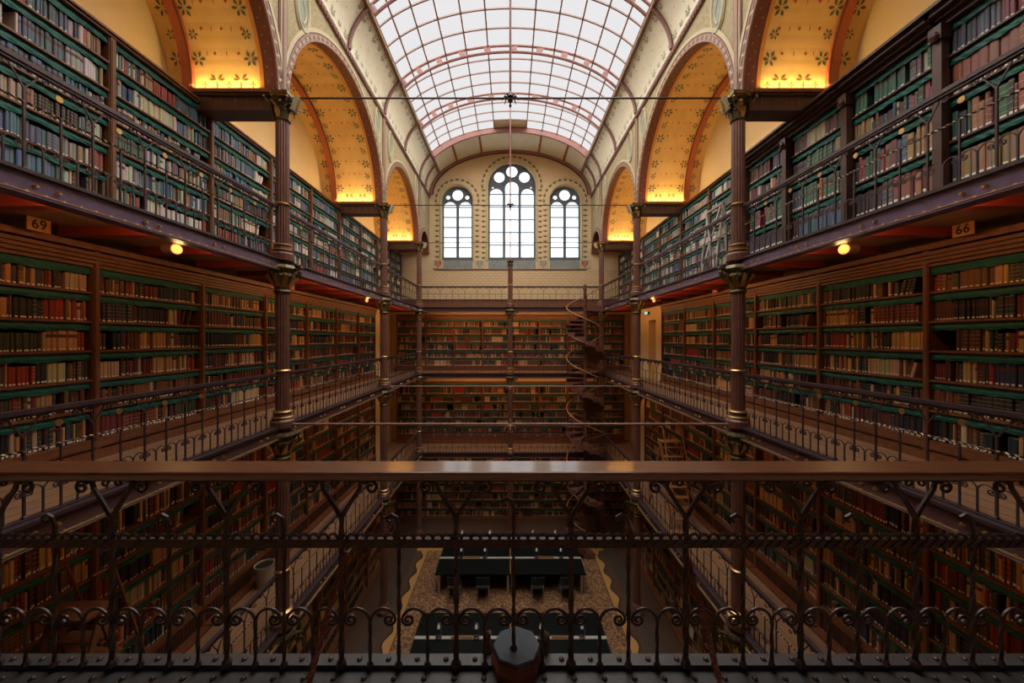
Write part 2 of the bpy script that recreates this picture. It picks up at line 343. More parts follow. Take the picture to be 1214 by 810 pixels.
RA = 2.44
def bays():
    out = []
    for b in range(3):
        z0, z1 = ZC[b] + 0.16, ZC[b+1] - 0.16
        out.append(((z0 + z1) / 2, (z1 - z0) / 2))
    out.append((17.58, 0.80))
    return out
HS = 4.45            # springing height
HT = 7.45            # top of nave wall / cornice
XB = 6.15            # back wall
def arcpts(zc, r, n=40): return [(zc - r * cos(PI * i / n), HS + r * 1.0 * sin(PI * i / n)) for i in range(n + 1)]
for s in (-1, 1):
    w = MB()
    # back wall
    w.box((s*XB, -0.6, 0), (s*(XB+0.15), ZEND+0.2, hz(7.6)), 'plaster_back')
    zprev = -0.6
    for (zc, r) in bays():
        pts = arcpts(zc, r)
        # solid pier between openings
        w.box((s*X0, zprev, hz(HS)), (s*(X0+0.22), zc - r, hz(HT)), 'plaster_spandrel')
        w.box((s*(X0+0.22), zprev, hz(HS)), (s*XB, zc - r, hz(HS+0.5)), 'plaster_barrel')
        zprev = zc + r
        vs = []
        for (z, h) in pts: vs += [(s*X0, z, hz(h)), (s*X0, z, hz(HT))]
        w.add(vs, [(2*i, 2*i+1, 2*i+3, 2*i+2) for i in range(len(pts)-1)], 'plaster_spandrel')
        # soffit in strips of different paint
        def strip(xa, xb, mt, dr=0.0):
            vs = []
            for i in range(41):
                a = PI * i / 40; rr = r - dr
                z, h = zc - rr * cos(a), HS + rr * sin(a)
                vs += [(s*xa, z, hz(h)), (s*xb, z, hz(h))]
            w.add(vs, [(2*i, 2*i+1, 2*i+3, 2*i+2) for i in range(40)], mt)
        if r > 1:
            strip(X0, X0+0.22, 'trim_maroon'); strip(X0+0.22, X0+0.29, 'trim_orange', 0.006); strip(X0+0.22, X0+0.29, 'trim_orange')
            strip(X0+0.29, XB, 'plaster_barrel')
        else:
            strip(X0, XB, 'trim_maroon')
    w.box((s*X0, zprev, hz(HS)), (s*(X0+0.22), ZEND, hz(HT)), 'plaster_spandrel')
    w.box((s*(X0+0.22), zprev, hz(HS)), (s*XB, ZEND, hz(HS+0.5)), 'plaster_barrel')
    wall = st(w.build('wall_' + SIDE[s]), SIDE[s] + ' nave wall of painted arches above the galleries', 'wall')
    # raised trim: arch mouldings, red inner ribs, pier strips, cornice
    def ring(mb, zc, r0, r1, xa, xb, mt, a0=0.0, a1=PI, n=44):
        vs = []
        for i in range(n + 1):
            a = a0 + (a1 - a0) * i / n
            for rr in (r0, r1):
                for xx in (xa, xb): vs.append((s*xx, zc - rr*cos(a), hz(HS + rr*sin(a))))
        fs = []
        for i in range(n):
            q, p = i*4, i*4+4
            fs += [(q, q+2, p+2, p), (q+2, q+3, p+3, p+2), (q+3, q+1, p+1, p+3), (q+1, q, p, p+1)]
        mb.add(vs, fs, mt)
    for bi, (zc, r) in enumerate(bays()):
        t = MB()
        ring(t, zc, r + 0.002, r + 0.13, X0 - 0.03, X0 - 0.0, 'trim_mauve')
        ring(t, zc, r + 0.13, r + 0.155, X0 - 0.02, X0, 'trim_maroon')
        if r > 1:
            ring(t, zc, r + 0.155, r + 0.23, X0 - 0.035, X0, 'trim_cream')
            # guilloche beads on the mauve band
            nb = 74
            for i in range(nb):
                a = PI * (i + 0.5) / nb; rr = r + 0.066
                z, h = zc - rr*cos(a), HS + rr*sin(a); tx, th = sin(a), cos(a)
                d = 0.04; ang = a + (0.7 if i % 2 else -0.7); ux, uh = cos(ang)*0.055, sin(ang)*0.055; px, ph = -sin(ang)*0.016, cos(ang)*0.016
                t.add([(s*(X0-0.036), z-ux-px, hz(h-uh-ph)), (s*(X0-0.036), z+ux-px, hz(h+uh-ph)), (s*(X0-0.036), z+ux+px, hz(h+uh+ph)), (s*(X0-0.036), z-ux+px, hz(h-uh+ph))], [(0,1,2,3)], 'trim_cream' if i % 2 else 'trim_maroon')
        t.build('arch_moulding', wall)
        if r > 1:
            q = MB(); ring(q, zc, r - 0.09, r - 0.001, 5.66, 5.82, 'rib_red', n=44); ring(q, zc, r - 0.095, r - 0.07, 5.64, 5.66, 'trim_maroon'); q.build('arch_rib', wall)
            # stencilled flowers on the soffit
            g = MB()
            def S(x, a, dx, da):  # point on soffit, small offsets (metres) along x and arc
                aa = a + da / r; rr = r - 0.006
                return (s*(x+dx), zc - rr*cos(aa), hz(HS + rr*sin(aa)))
            def petal(x, a, ang, l0, l1, wd, mt):
                ca, sa = cos(ang), sin(ang); mid = (l0+l1)*0.55
                P = [(l0, 0), (mid, wd), (l1, 0), (mid, -wd)]
                g.add([S(x, a, p*ca - q_*sa, p*sa + q_*ca) for p, q_ in P], [(0,1,2,3)], mt)
            L = PI * r
            k = 0; y = 0.42
            # gilt dots on the maroon band
            nd = 60
            for i in range(nd):
                a = PI*(i+0.5)/nd
                for xx in ((X0+0.07),(X0+0.15)):
                    if (i % 2) == (xx > X0+0.1): continue
                    rr = r-0.004; dd = 0.014
                    g.add([(s*(xx+ex*dd), zc-rr*cos(a+ey*dd/r), hz(HS+rr*sin(a+ey*dd/r))) for ex, ey in ((-1,0),(0,1),(1,0),(0,-1))], [(0,1,2,3)], 'trim_orange')
            while y < L - 0.3:
                a = y / r
                odd = k % 2
                for x in ((4.82, 5.24) if odd else (4.68, 5.03, 5.38)):
                    petal(x, a, 0.0, -0.032, 0.032, 0.022, 'motif_red'); petal(x, a, 1.2, -0.038, 0.034, 0.016, 'motif_red')
                for x in ((4.68, 5.03, 5.38) if odd else (4.86, 5.21)):
                    petal(x, a, PI/2-0.1, -0.05, 0.05, 0.008, 'motif_red')
                y += 0.36; k += 1
            y = 0.5; k = 0
            while y < L - 0.35:
                for xe, d in ((X0+0.42, 1), (5.55, -1), (5.93, 1)):
                    big = 1.0 if k % 2 else 0.66
                    for ang in (-2.2, -1.1, 0.0, 1.1, 2.2, 3.14):
                        petal(xe, y / r, (ang if d > 0 else PI - ang), 0.02*big, 0.135*big, 0.026*big, 'motif_green')
                y += 0.36; k += 1
            for a0, dr in ((0.10, 1), (L - 0.10, -1)):          # palmettes at the springing
                for i in range(5):
                    x = 4.62 + i * 0.215
                    if i % 2 == 0:
                        for ang in (0.0, PI/2, PI, -PI/2): petal(x, (a0+dr*0.02)/r, ang, 0.0, 0.06, 0.018, 'motif_brown')
                    else:
                        for ang in (0.1, 0.75, PI-0.75, PI-0.1, -PI/2): petal(x, (a0+dr*0.10)/r, ang*dr, 0.015, 0.15, 0.024, 'motif_brown')
            g.build('stencilled_flowers', wall)
    t = MB()
    for zc in ZC[1:]:
        t.box((s*(X0-0.05), zc-0.045, hz(HS)), (s*X0, zc+0.045, hz(HT-0.15)), 'trim_mauve')
        for d in (-1, 1):
            t.box((s*(X0-0.03), zc+d*0.045, hz(HS)), (s*X0, zc+d*0.085, hz(HT-0.15)), 'trim_cream')
            t.box((s*(X0-0.02), zc+d*0.085, hz(HS)), (s*X0, zc+d*0.125, hz(HT-0.15)), 'trim_maroon')
    t.build('pier_strip', wall)
    t = MB()
    t.box((s*(X0-0.06), -0.6, hz(HT-0.15)), (s*X0, ZEND, hz(HT-0.06)), 'trim_mauve')
    t.box((s*(X0-0.05), -0.6, hz(HT-0.06)), (s*X0, ZEND, hz(HT)), 'rib_mauve')
    t.box((s*(X0-0.03), -0.6, hz(HT)), (s*X0, ZEND, hz(HT+0.05)), 'rib_mauve')
    for i in range(150):
        z = 2.0 + i * 0.11
        t.box((s*(X0-0.075), z, hz(HT-0.14)), (s*(X0-0.06), z+0.055, hz(HT-0.07)), 'trim_maroon')
    t.build('cornice', wall)
    for zc in ZC[1:]:
        for d in (-1, 1):
            q = MB(); zz = zc + d * 0.62; hh = 6.72
            if zz > 17.2: continue
            n = 28
            vs = [(s*(X0-0.02), zz + 0.19*cos(2*PI*i/n), hz(hh + 0.47*sin(2*PI*i/n))) for i in range(n)]
            q.add(vs, [tuple(range(n))], 'medallion_blue')
            q.tube([(s*(X0-0.025), zz + 0.21*cos(2*PI*i/n), hz(hh + 0.5*sin(2*PI*i/n))) for i in range(n)], 0.028, 'trim_cream', 6, True)
            q.tube([(s*(X0-0.02), zz + 0.26*cos(2*PI*i/n), hz(hh + 0.56*sin(2*PI*i/n))) for i in range(n)], 0.012, 'trim_cream', 5, True)
            q.tube([(s*(X0-0.02), zz + 0.1*sin(5*i/14.0), hz(hh - 0.36 + 0.72*i/14)) for i in range(15)], 0.02, 'trim_cream', 5)
            q.build('medallion', wall)
    # cross beams at the springing, dark timber
    for zc in ZC[1:]:
        bm = MB()
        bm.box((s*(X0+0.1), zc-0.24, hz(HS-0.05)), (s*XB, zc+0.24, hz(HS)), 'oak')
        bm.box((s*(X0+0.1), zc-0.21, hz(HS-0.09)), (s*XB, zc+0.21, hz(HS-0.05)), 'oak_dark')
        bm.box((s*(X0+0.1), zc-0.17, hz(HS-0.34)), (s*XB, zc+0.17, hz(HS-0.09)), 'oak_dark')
        for d in (-1, 1):
            for i in range(8): bm.box((s*(X0+0.3+i*0.22), zc+d*0.17, hz(HS-0.30)), (s*(X0+0.31+i*0.22), zc+d*0.18, hz(HS-0.12)), 'oak')
        bm.build('cross_beam', wall)

# vault: elliptical section, cove panels at the sides, skylight in the middle
VA, VB, VH = X0, 2.28, 7.48
def vx(t): return VA * sin(t)          # t = 0 at crown, +-pi/2 at wall
def vh(t): return VH + VB * cos(t)
TE = math.asin(3.68 / VA)
ZR = [1.73, 4.17, 6.61, 9.25, 11.9, 14.2, 16.53]
c = MB()
for s in (-1, 1):
    ts = [s * (TE + (PI/2 - TE) * i / 10) for i in range(11)]
    c.grid(lambda t, z: (vx(t), z, hz(vh(t))), ts, [-0.6, ZEND], 'plaster_cove')
c.grid(lambda t, z: (vx(t), z, hz(vh(t))), [-TE + 2*TE*i/40 for i in range(41)], [16.5, ZEND], 'plaster_cove')
c.grid(lambda t, z: (vx(t), z, hz(vh(t))), [-TE + 2*TE*i/40 for i in range(41)], [-0.6, 1.73], 'plaster_cove')
ceil = st(c.build('ceiling', smooth=True), 'cream painted vault coving beside and beyond the skylight', 'ceiling')
# stencils on cove
g = MB()
for s in (-1, 1):
    for (z0, z1) in zip(ZR, ZR[1:] + [ZEND]):
        n = max(2, int((z1 - z0) / 0.30))
        for i in range(n):
            z = z0 + (z1 - z0) * (i + 0.5) / n
            def Sv(t, dz, ds):
                tt = s * (t + ds / 2.6); q = 0.997
                return (vx(tt) * q, z + dz, hz(VH + VB * q * cos(tt)))
            def pet(t, ang, l1, wd, mt):
                ca, sa = cos(ang), sin(ang)
                g.add([Sv(t, p*ca - q*sa, p*sa + q*ca) for p, q in ((0.02,0),(l1*.55,wd),(l1,0),(l1*.55,-wd))], [(0,1,2,3)], mt)
            for t, sc in ((1.47, 1.0 if i % 2 else 0.65), (TE + 0.07, 0.6 if i % 2 else 1.0)):
                for ang in (0.4, 1.2, 1.9, 2.7, -0.7, -2.3): pet(t, ang, 0.13*sc, 0.024, 'motif_pale_green')
            for t in ((1.20, 1.35) if i % 2 else (1.275,)):
                pet(t, 0.3, 0.05, 0.02, 'motif_red')
g.build('stencilled_flowers', ceil)
for s in (-1, 1):                       # cove ribs
    for z in ZR + [17.6]:
        q = MB(); q.tube([(vx(s*(TE + (PI/2-TE)*i/10))*0.99, z, hz(VH + VB*0.985*cos(TE + (PI/2-TE)*i/10))) for i in range(11)], 0.055, 'rib_mauve', 8); q.build('cove_rib', ceil, True)
for tt in [-TE + 2*TE*i/6 for i in range(1, 6)]:   # lengthwise ribs beyond the skylight
    q = MB(); q.box((vx(tt)-0.045, 16.55, hz(vh(tt)-0.06)), (vx(tt)+0.045, ZEND, hz(vh(tt)+0.02)), 'rib_red'); q.build('vault_rib', ceil)
q = MB(); q.tube([(vx(-PI/2 + PI*i/40)*0.985, ZEND-0.05, hz(VH + VB*0.985*cos(-PI/2 + PI*i/40))) for i in range(41)], 0.075, 'trim_mauve', 8)
q.tube([(vx(-PI/2 + PI*i/40)*0.955, ZEND-0.02, hz(VH + VB*0.95*cos(-PI/2 + PI*i/40))) for i in range(41)], 0.03, 'trim_maroon', 8); q.build('wall_rib', ceil, True)

sky = tag(bpy.data.objects.new('skylight', None), 'long barrel skylight of milky panes with mauve iron ribs', 'skylight', kind='structure'); COL.objects.link(sky)
pn = MB(); gb = MB()
NA = 12
rows = []
ZS = [1.73, 4.17, 6.61, 9.25, 11.9, 14.2, 16.5]
for z0, z1 in zip(ZS, ZS[1:]):
    k = 4 if z1 - z0 > 1.5 else 2
    rows += [(z0 + (z1-z0)*i/k, z0 + (z1-z0)*(i+1)/k) for i in range(k)]
tsg = [-TE + 2*TE*i/NA for i in range(NA + 1)]
for ri, (z0, z1) in enumerate(rows):
    for i in range(NA):
        mt = 'hatch_tan' if (ri == len(rows) - 1 and i in (5, 6)) else 'skylight_glass'
        tt = [tsg[i] + (tsg[i+1]-tsg[i])*k/3 for k in range(4)]
        pn.grid(lambda t, z: (vx(t), z, hz(vh(t) + 0.02)), tt, [z0, z1], mt)
pn.build('glass_panes', sky, True)
for t in tsg[1:-1]:
    gb.box((vx(t)-0.022, 1.73, hz(vh(t)-0.03)), (vx(t)+0.022, 16.5, hz(vh(t)+0.03)), 'glazing_bar')
for (z0, z1) in rows:
    gb.tube([(vx(-TE + 2*TE*i/30), z0, hz(vh(-TE + 2*TE*i/30))) for i in range(31)], 0.028, 'glazing_bar', 4)
gb.build('glazing_bars', sky)
for s in (-1, 1):
    q = MB(); t = s*TE; q.bar((vx(t), -0.6, hz(vh(t))), (vx(t), ZEND, hz(vh(t))), 0.13, 0.12, 'rib_mauve', (sin(t), 0, cos(t)))
    q.bar((vx(t)*0.985, -0.6, hz(vh(t)-0.05)), (vx(t)*0.985, 16.5, hz(vh(t)-0.05)), 0.04, 0.05, 'trim_cream', (sin(t), 0, cos(t))); q.build('edge_rail', sky)
for z in ZS[1:]:
    q = MB()
    n = 40
    last = z > 16
    for kk, (off, rr) in enumerate(((-0.02, 0.038), (-0.23, 0.042))):
        q.tube([(vx(-TE + 2*TE*i/n) * (1 + off/5), z, hz(vh(-TE + 2*TE*i/n) + off)) for i in range(n+1)], rr, 'rib_mauve', 6)
    def rp(i, off): t = -TE + 2*TE*i/n; return (vx(t)*(1 + off/5), z, hz(vh(t) + off))
    for i in range(0, n, 1):
        if last or i % 4 == 0:
            a, b, c_, d = rp(i, -0.03), rp(i+1, -0.03), rp(i+1, -0.22), rp(i, -0.22)
            q.add([(p[0], p[1]-0.02, p[2]) for p in (a,b,c_,d)] + [(p[0], p[1]+0.02, p[2]) for p in (a,b,c_,d)], [(0,1,2,3),(7,6,5,4),(0,1,5,4),(1,2,6,5),(2,3,7,6),(3,0,4,7)], 'rib_mauve')
    q.build('arch_rib', sky, True)

# end wall with three traceried windows
ZW = ZEND
WIN = [(-2.76, 0.80, 7.96), (0.08, 1.23, 9.15), (2.85, 0.80, 7.96)]
HB = 4.11
m = MB()
def topat(x):
    x = max(-VA*0.9999, min(VA*0.9999, x)); return VH + VB*math.sqrt(1 - (x/VA)**2) + 0.1
xs = sorted(set([-XB, XB, -VA*0.9999, VA*0.9999] + [round(-4.15 + 8.3*i/60, 4) for i in range(61)] + [c0 + d*(w*cos(PI*i/32)) for (c0, w, h) in WIN for i in range(17) for d in (-1, 1)]))
for xa, xb in zip(xs, xs[1:]):
    if xb - xa < 1e-6: continue
    xm = (xa + xb)/2; win = None
    for (c0, w, h) in WIN:
        if abs(xm - c0) < w: win = (c0, w, h)
    def tp(x): return topat(x) if abs(x) < VA else 7.6
    def wtop(x): c0, w, h = win; return h - w + math.sqrt(max(0, w*w - (x-c0)**2))
    def quad(ha, hb, hc, hd, mt): m.add([(xa, ZW, hz(ha)), (xb, ZW, hz(hb)), (xb, ZW, hz(hc)), (xa, ZW, hz(hd))], [(0,1,2,3)], mt)
    quad(-9.1, -9.1, 1.5, 1.5, 'plaster_tan'); quad(1.5, 1.5, 3.6, 3.6, 'brick_tan')
    if win is None: quad(3.6, 3.6, tp(xb), tp(xa), 'plaster_tan')
    else:
        quad(3.6, 3.6, HB-0.02, HB-0.02, 'slate_grey'); quad(wtop(xa), wtop(xb), tp(xb), tp(xa), 'plaster_tan')
        # reveal
        for (p, q_) in (((xa, wtop(xa)), (xb, wtop(xb))),):
            m.add([(p[0], ZW, hz(p[1])), (q_[0], ZW, hz(q_[1])), (q_[0], ZW+0.35, hz(q_[1])), (p[0], ZW+0.35, hz(p[1]))], [(0,1,2,3)], 'trim_cream')
for (c0, w, h) in WIN:
    for d in (-1, 1): m.add([(c0+d*w, ZW, hz(HB-0.02)), (c0+d*w, ZW+0.35, hz(HB-0.02)), (c0+d*w, ZW+0.35, hz(h-w)), (c0+d*w, ZW, hz(h-w))], [(0,1,2,3)], 'trim_cream')
m.box((-XB, ZW+0.4, 0), (XB, ZW+0.5, hz(7.6)), 'plaster_tan')
farw = st(m.build('wall_far'), 'tan end wall with three round-headed windows above the bookcases', 'wall')
t = MB()
t.box((-3.95, ZW-0.03, hz(3.57)), (3.95, ZW, hz(3.62)), 'trim_maroon')
t.box((-XB, ZW-0.05, hz(1.5)), (XB, ZW, hz(2.0)), 'oak')
t.box((-XB, ZW-0.08, hz(2.0)), (XB, ZW, hz(2.05)), 'oak_dark')
t.build('dado', farw)
for xx, mt in ((-3.75, 'motif_red'), (-1.58, 'slate_grey'), (1.7, 'slate_grey'), (3.86, 'motif_red')):
    q = MB(); q.box((xx-0.28, ZW-0.03, hz(3.66)), (xx+0.28, ZW, hz(4.1)), 'trim_cream')
    q.add([(xx-0.17, ZW-0.035, hz(4.04)), (xx+0.17, ZW-0.035, hz(4.04)), (xx+0.16, ZW-0.035, hz(3.84)), (xx, ZW-0.035, hz(3.69)), (xx-0.16, ZW-0.035, hz(3.84))], [(0,1,2,3,4)], mt)
    for k in range(3): q.box((xx-0.10, ZW-0.04, hz(3.98-k*0.08)), (xx+0.10, ZW-0.035, hz(3.95-k*0.08)), 'trim_cream')
    q.build('heraldic_panel', farw)
g = MB()                                 # stencilled sprigs round the windows
def sprig(x, h, a, sc=1.0):
    for d in (-0.8, 0.0, 0.8):
        ca, sa = cos(a+d), sin(a+d); l = 0.165*sc; wd = 0.034*sc
        g.add([(x + p*ca - q*sa, ZW-0.006, hz(h + p*sa + q*ca)) for p, q in ((0,0),(l*.55,wd),(l,0),(l*.55,-wd))], [(0,1,2,3)], 'motif_green')
for (c0, w, h) in WIN:
    rr = w + 0.24
    n = int(PI*rr/0.27)
    for i in range(n+1): a = PI*i/n; sprig(c0 + rr*cos(a), h - w + rr*sin(a), a)
    hh = h - w - 0.27
    while hh > HB:
        for d in (-1, 1): sprig(c0 + d*rr, hh, PI/2)
        hh -= 0.27
g.build('stencilled_sprigs', farw)
for wi, (c0, w, h) in enumerate(WIN):
    wn = thing('window_%d' % (wi+1), ('left-hand two-light', 'tall middle three-light', 'right-hand two-light')[wi] + ' round-headed window in the end wall', 'window', (0,0,0), kind='structure')
    q = MB(); n = 32
    rim = [(c0 - w, HB), (c0 + w, HB)] + [(c0 + w*cos(PI*i/n), h - w + w*sin(PI*i/n)) for i in range(n+1)]
    q.add([(x, ZW+0.30, hz(hh)) for x, hh in rim], [tuple(range(len(rim)))], 'window_glass'); q.build('glass_panes', wn)
    f = MB(); yy = ZW+0.24
    # tracery plate with cut-outs, drawn as thick members
    f.tube([(c0 - w + 0.03, yy, hz(HB))] + [(c0 - (w-0.03)*cos(PI*i/n), yy, hz(h - w + (w-0.03)*sin(PI*i/n))) for i in range(n+1)] + [(c0 + w - 0.03, yy, hz(HB))], 0.055, 'tracery', 6)
    nl = 3 if wi == 1 else 2
    lw = 2*w/nl
    for k in range(1, nl): f.box((c0 - w + k*lw - 0.065, yy-0.06, hz(HB)), (c0 - w + k*lw + 0.065, yy+0.06, hz(h - w - 0.2)), 'tracery')
    f.box((c0-w, yy-0.1, hz(HB-0.02)), (c0+w, yy+0.06, hz(HB+0.16)), 'tracery')
    # plate: fill region above the light heads minus circles
    spr = h - w - (0.29 if wi != 1 else 0.37)
    heads = []
    for k in range(nl):
        cx = c0 - w + (k+0.5)*lw; hs = spr + (0.37 if (nl == 3 and k == 1) else 0)
        heads.append((cx, hs, lw/2 - 0.06))
    if wi == 1: holes = [(c0, h - 0.37, 0.30), (c0-0.66, h-0.66, 0.285), (c0+0.66, h-0.66, 0.285), (c0-1.0, h-1.2, 0.06), (c0+1.0, h-1.2, 0.06)]
    else: holes = [(c0, h - 0.41, 0.285), (c0-0.50, h-0.53, 0.115), (c0+0.50, h-0.53, 0.115)]
    NS = 90
    for i in range(NS):
        xa, xb = c0 - w + 2*w*i/NS, c0 - w + 2*w*(i+1)/NS; xm = (xa+xb)/2
        top = h - w + math.sqrt(max(0, w*w - (xm-c0)**2))
        solid = [(spr, top)]
        cuts = []
        for (cx, hs, rr) in heads:
            if abs(xm-cx) < rr: cuts.append((spr-1, hs + math.sqrt(rr*rr - (xm-cx)**2)))
        for (cx, hc, rr) in holes:
            if abs(xm-cx) < rr: d = math.sqrt(rr*rr - (xm-cx)**2); cuts.append((hc-d, hc+d))
        segs = solid
        for (ca, cb) in cuts:
            ns = []
            for (sa, sb) in segs:
                if cb <= sa or ca >= sb: ns.append((sa, sb)); continue
                if ca > sa: ns.append((sa, ca))
                if cb < sb: ns.append((cb, sb))
            segs = ns
        for (sa, sb) in segs:
            if sb - sa > 0.002: f.box((xa, yy-0.045, hz(sa)), (xb, yy+0.045, hz(sb)), 'tracery')
    f.build('window_frame', wn)
    f = MB()
    nb = 5
    for k in range(1, nb+1):
        hh = HB + 0.16 + (spr + 0.05 - HB - 0.16)*k/nb
        f.box((c0-w, yy-0.02, hz(hh)-0.024), (c0+w, yy+0.02, hz(hh)+0.024), 'blue_line')
    f.build('glazing_bar', wn)
    f = MB(); n = 32
    f.tube([(c0 - w - 0.06, ZW-0.02, hz(HB-0.02))] + [(c0 - (w+0.06)*cos(PI*i/n), ZW-0.02, hz(h - w + (w+0.06)*sin(PI*i/n))) for i in range(n+1)] + [(c0 + w + 0.06, ZW-0.02, hz(HB-0.02))], 0.05, 'trim_cream', 6); f.build('window_surround', wn, True)
    f = MB(); f.add([(c0-w, ZW-0.02, hz(3.62)), (c0+w, ZW-0.02, hz(3.62)), (c0+w, ZW+0.3, hz(HB)), (c0-w, ZW+0.3, hz(HB))], [(0,1,2,3)], 'slate_grey'); f.build('window_sill', wn)
m = MB(); m.box((-XB, -0.75, 0), (XB, -0.6, hz(10.2)), 'oak_dark'); st(m.build('wall_near'), 'dark wood wall behind the near gallery', 'wall')

# ------------------------------------------------------------------ galleries
for lv in ('L3', 'L2', 'L1'):
    hf = HF[lv]
    gface, glip = ('girder', 'girder') if lv == 'L3' else ('girder_maroon', 'girder_lip')
    for s in (-1, 1):
        g = thing('gallery_floor', SIDE[s] + ' side ' + LVN[lv] + ' floor of wooden boards on an iron girder', 'gallery floor', kind='structure')
        m = MB(); m.box((s*4.22, -0.6, hz(hf-0.06)), (s*XB, ZEND, hz(hf)), 'planks')
        for i in range(6): m.box((s*(4.5+i*0.2), -0.6, hz(hf)), (s*(4.505+i*0.2), ZEND, hz(hf+0.0015)), 'oak_dark')
        m.build('boards', g)
        m = MB(); m.box((s*4.18, -0.6, hz(hf-0.205)), (s*4.24, 16.55, hz(hf+0.0)), gface)
        m.box((s*4.13, -0.6, hz(hf-0.215)), (s*4.30, 16.55, hz(hf-0.19)), glip); m.box((s*4.14, -0.6, hz(hf-0.02)), (s*4.30, 16.55, hz(hf+0.012)), 'iron')
        m.build('girder', g)
        m = MB(); m.box((s*4.125, -0.6, hz(hf-0.192)), (s*4.16, 16.55, hz(hf-0.184)), 'gilt')
        z = 1.9
        while z < 16.4:
            m.lathe([(0.016, 0), (0.012, 0.014), (0.0, 0.018)], 'gilt', (s*4.145, z, hz(hf-0.186)), 6); z += 0.13
        z = 2.2
        while z < 16.4:
            for d in (0, 0.16):
                m.tube([(s*4.185, z+d, hz(hf-0.11)), (s*4.15, z+d, hz(hf-0.11))], [0.026, 0.012], 'gilt', 7)
            z += 0.95
        m.build('rivets', g)
        m = MB(); z = 1.51
        while z < 16.4:
            m.box((s*4.26, z, hz(hf-0.17)), (s*5.58, z+0.12, hz(hf-0.06)), 'red_paint'); z += 0.97
        m.build('joists', g)
    g = thing('gallery_floor', 'end wall ' + LVN[lv] + ' floor behind the iron railing', 'gallery floor', kind='structure')
    m = MB(); m.box((-4.22, 16.53, hz(hf-0.06)), (4.22, ZEND, hz(hf)), 'planks'); m.build('boards', g)
    m = MB(); m.box((-4.2, 16.5, hz(hf-0.2)), (4.2, 16.56, hz(hf)), 'girder_maroon'); m.box((-4.2, 16.45, hz(hf-0.215)), (4.2, 16.6, hz(hf-0.19)), 'girder_lip'); m.box((-4.2, 16.45, hz(hf-0.02)), (4.2, 16.6, hz(hf+0.012)), 'iron'); m.build('girder', g)
    m = MB(); m.box((-4.2, 16.44, hz(hf-0.192)), (4.2, 16.46, hz(hf-0.18)), 'gilt'); m.build('rivets', g)
# near gallery under the camera
g = thing('gallery_floor', 'near cross gallery floor edged with riveted iron plates', 'gallery floor', kind='structure')
m = MB(); m.box((-4.2, -0.6, hz(-1.72)), (4.2, 1.64, hz(-1.625)), 'planks'); m.build('boards', g)
m = MB(); m.box((-4.2, 1.60, hz(-1.80)), (4.2, 1.735, hz(-1.605)), 'plate'); m.box((-4.2, 1.735, hz(-1.80)), (4.2, 1.80, hz(-1.58)), 'plate'); m.build('edge_plate', g)
m = MB()
for i in range(60):
    x = -4.15 + i*0.142
    for (y, zz) in ((1.765, -1.58), (1.69, -1.605)):
        m.lathe([(0.014, 0), (0.012, 0.007), (0.006, 0.012), (0.0, 0.013)], 'iron_near', (x + (0.05 if y < 1.7 else 0), y, hz(zz)), 8)
m.build('rivets', g, True)
# plain yellow end walls beyond the side bookcases, one with a door niche and exit light
for s, z0, z1 in ((-1, 14.95, 16.2), (1, 13.3, 15.95)):
    m = MB()
    if s > 0:
        m.box((s*5.62, z0, hz(-1.6)), (s*XB, z0+0.55, hz(1.25)), 'plaster_back'); m.box((s*5.62, z0+1.25, hz(-1.6)), (s*XB, z1, hz(1.25)), 'plaster_back')
        m.box((s*5.62, z0+0.55, hz(0.75)), (s*XB, z0+1.25, hz(1.25)), 'plaster_back'); m.box((s*5.95, z0+0.55, hz(-1.6)), (s*XB, z0+1.25, hz(0.75)), 'plaster_barrel')
    else: m.box((s*5.62, z0, hz(-1.6)), (s*XB, z1, hz(1.25)), 'plaster_back')
    m.box((s*5.62, 14.95, hz(-5.26)), (s*XB, z1, hz(-1.7)), 'plaster_back')
    st(m.build('wall_end_' + SIDE[s]), 'plain yellow wall beyond the ' + SIDE[s] + ' middle gallery bookcases', 'wall')

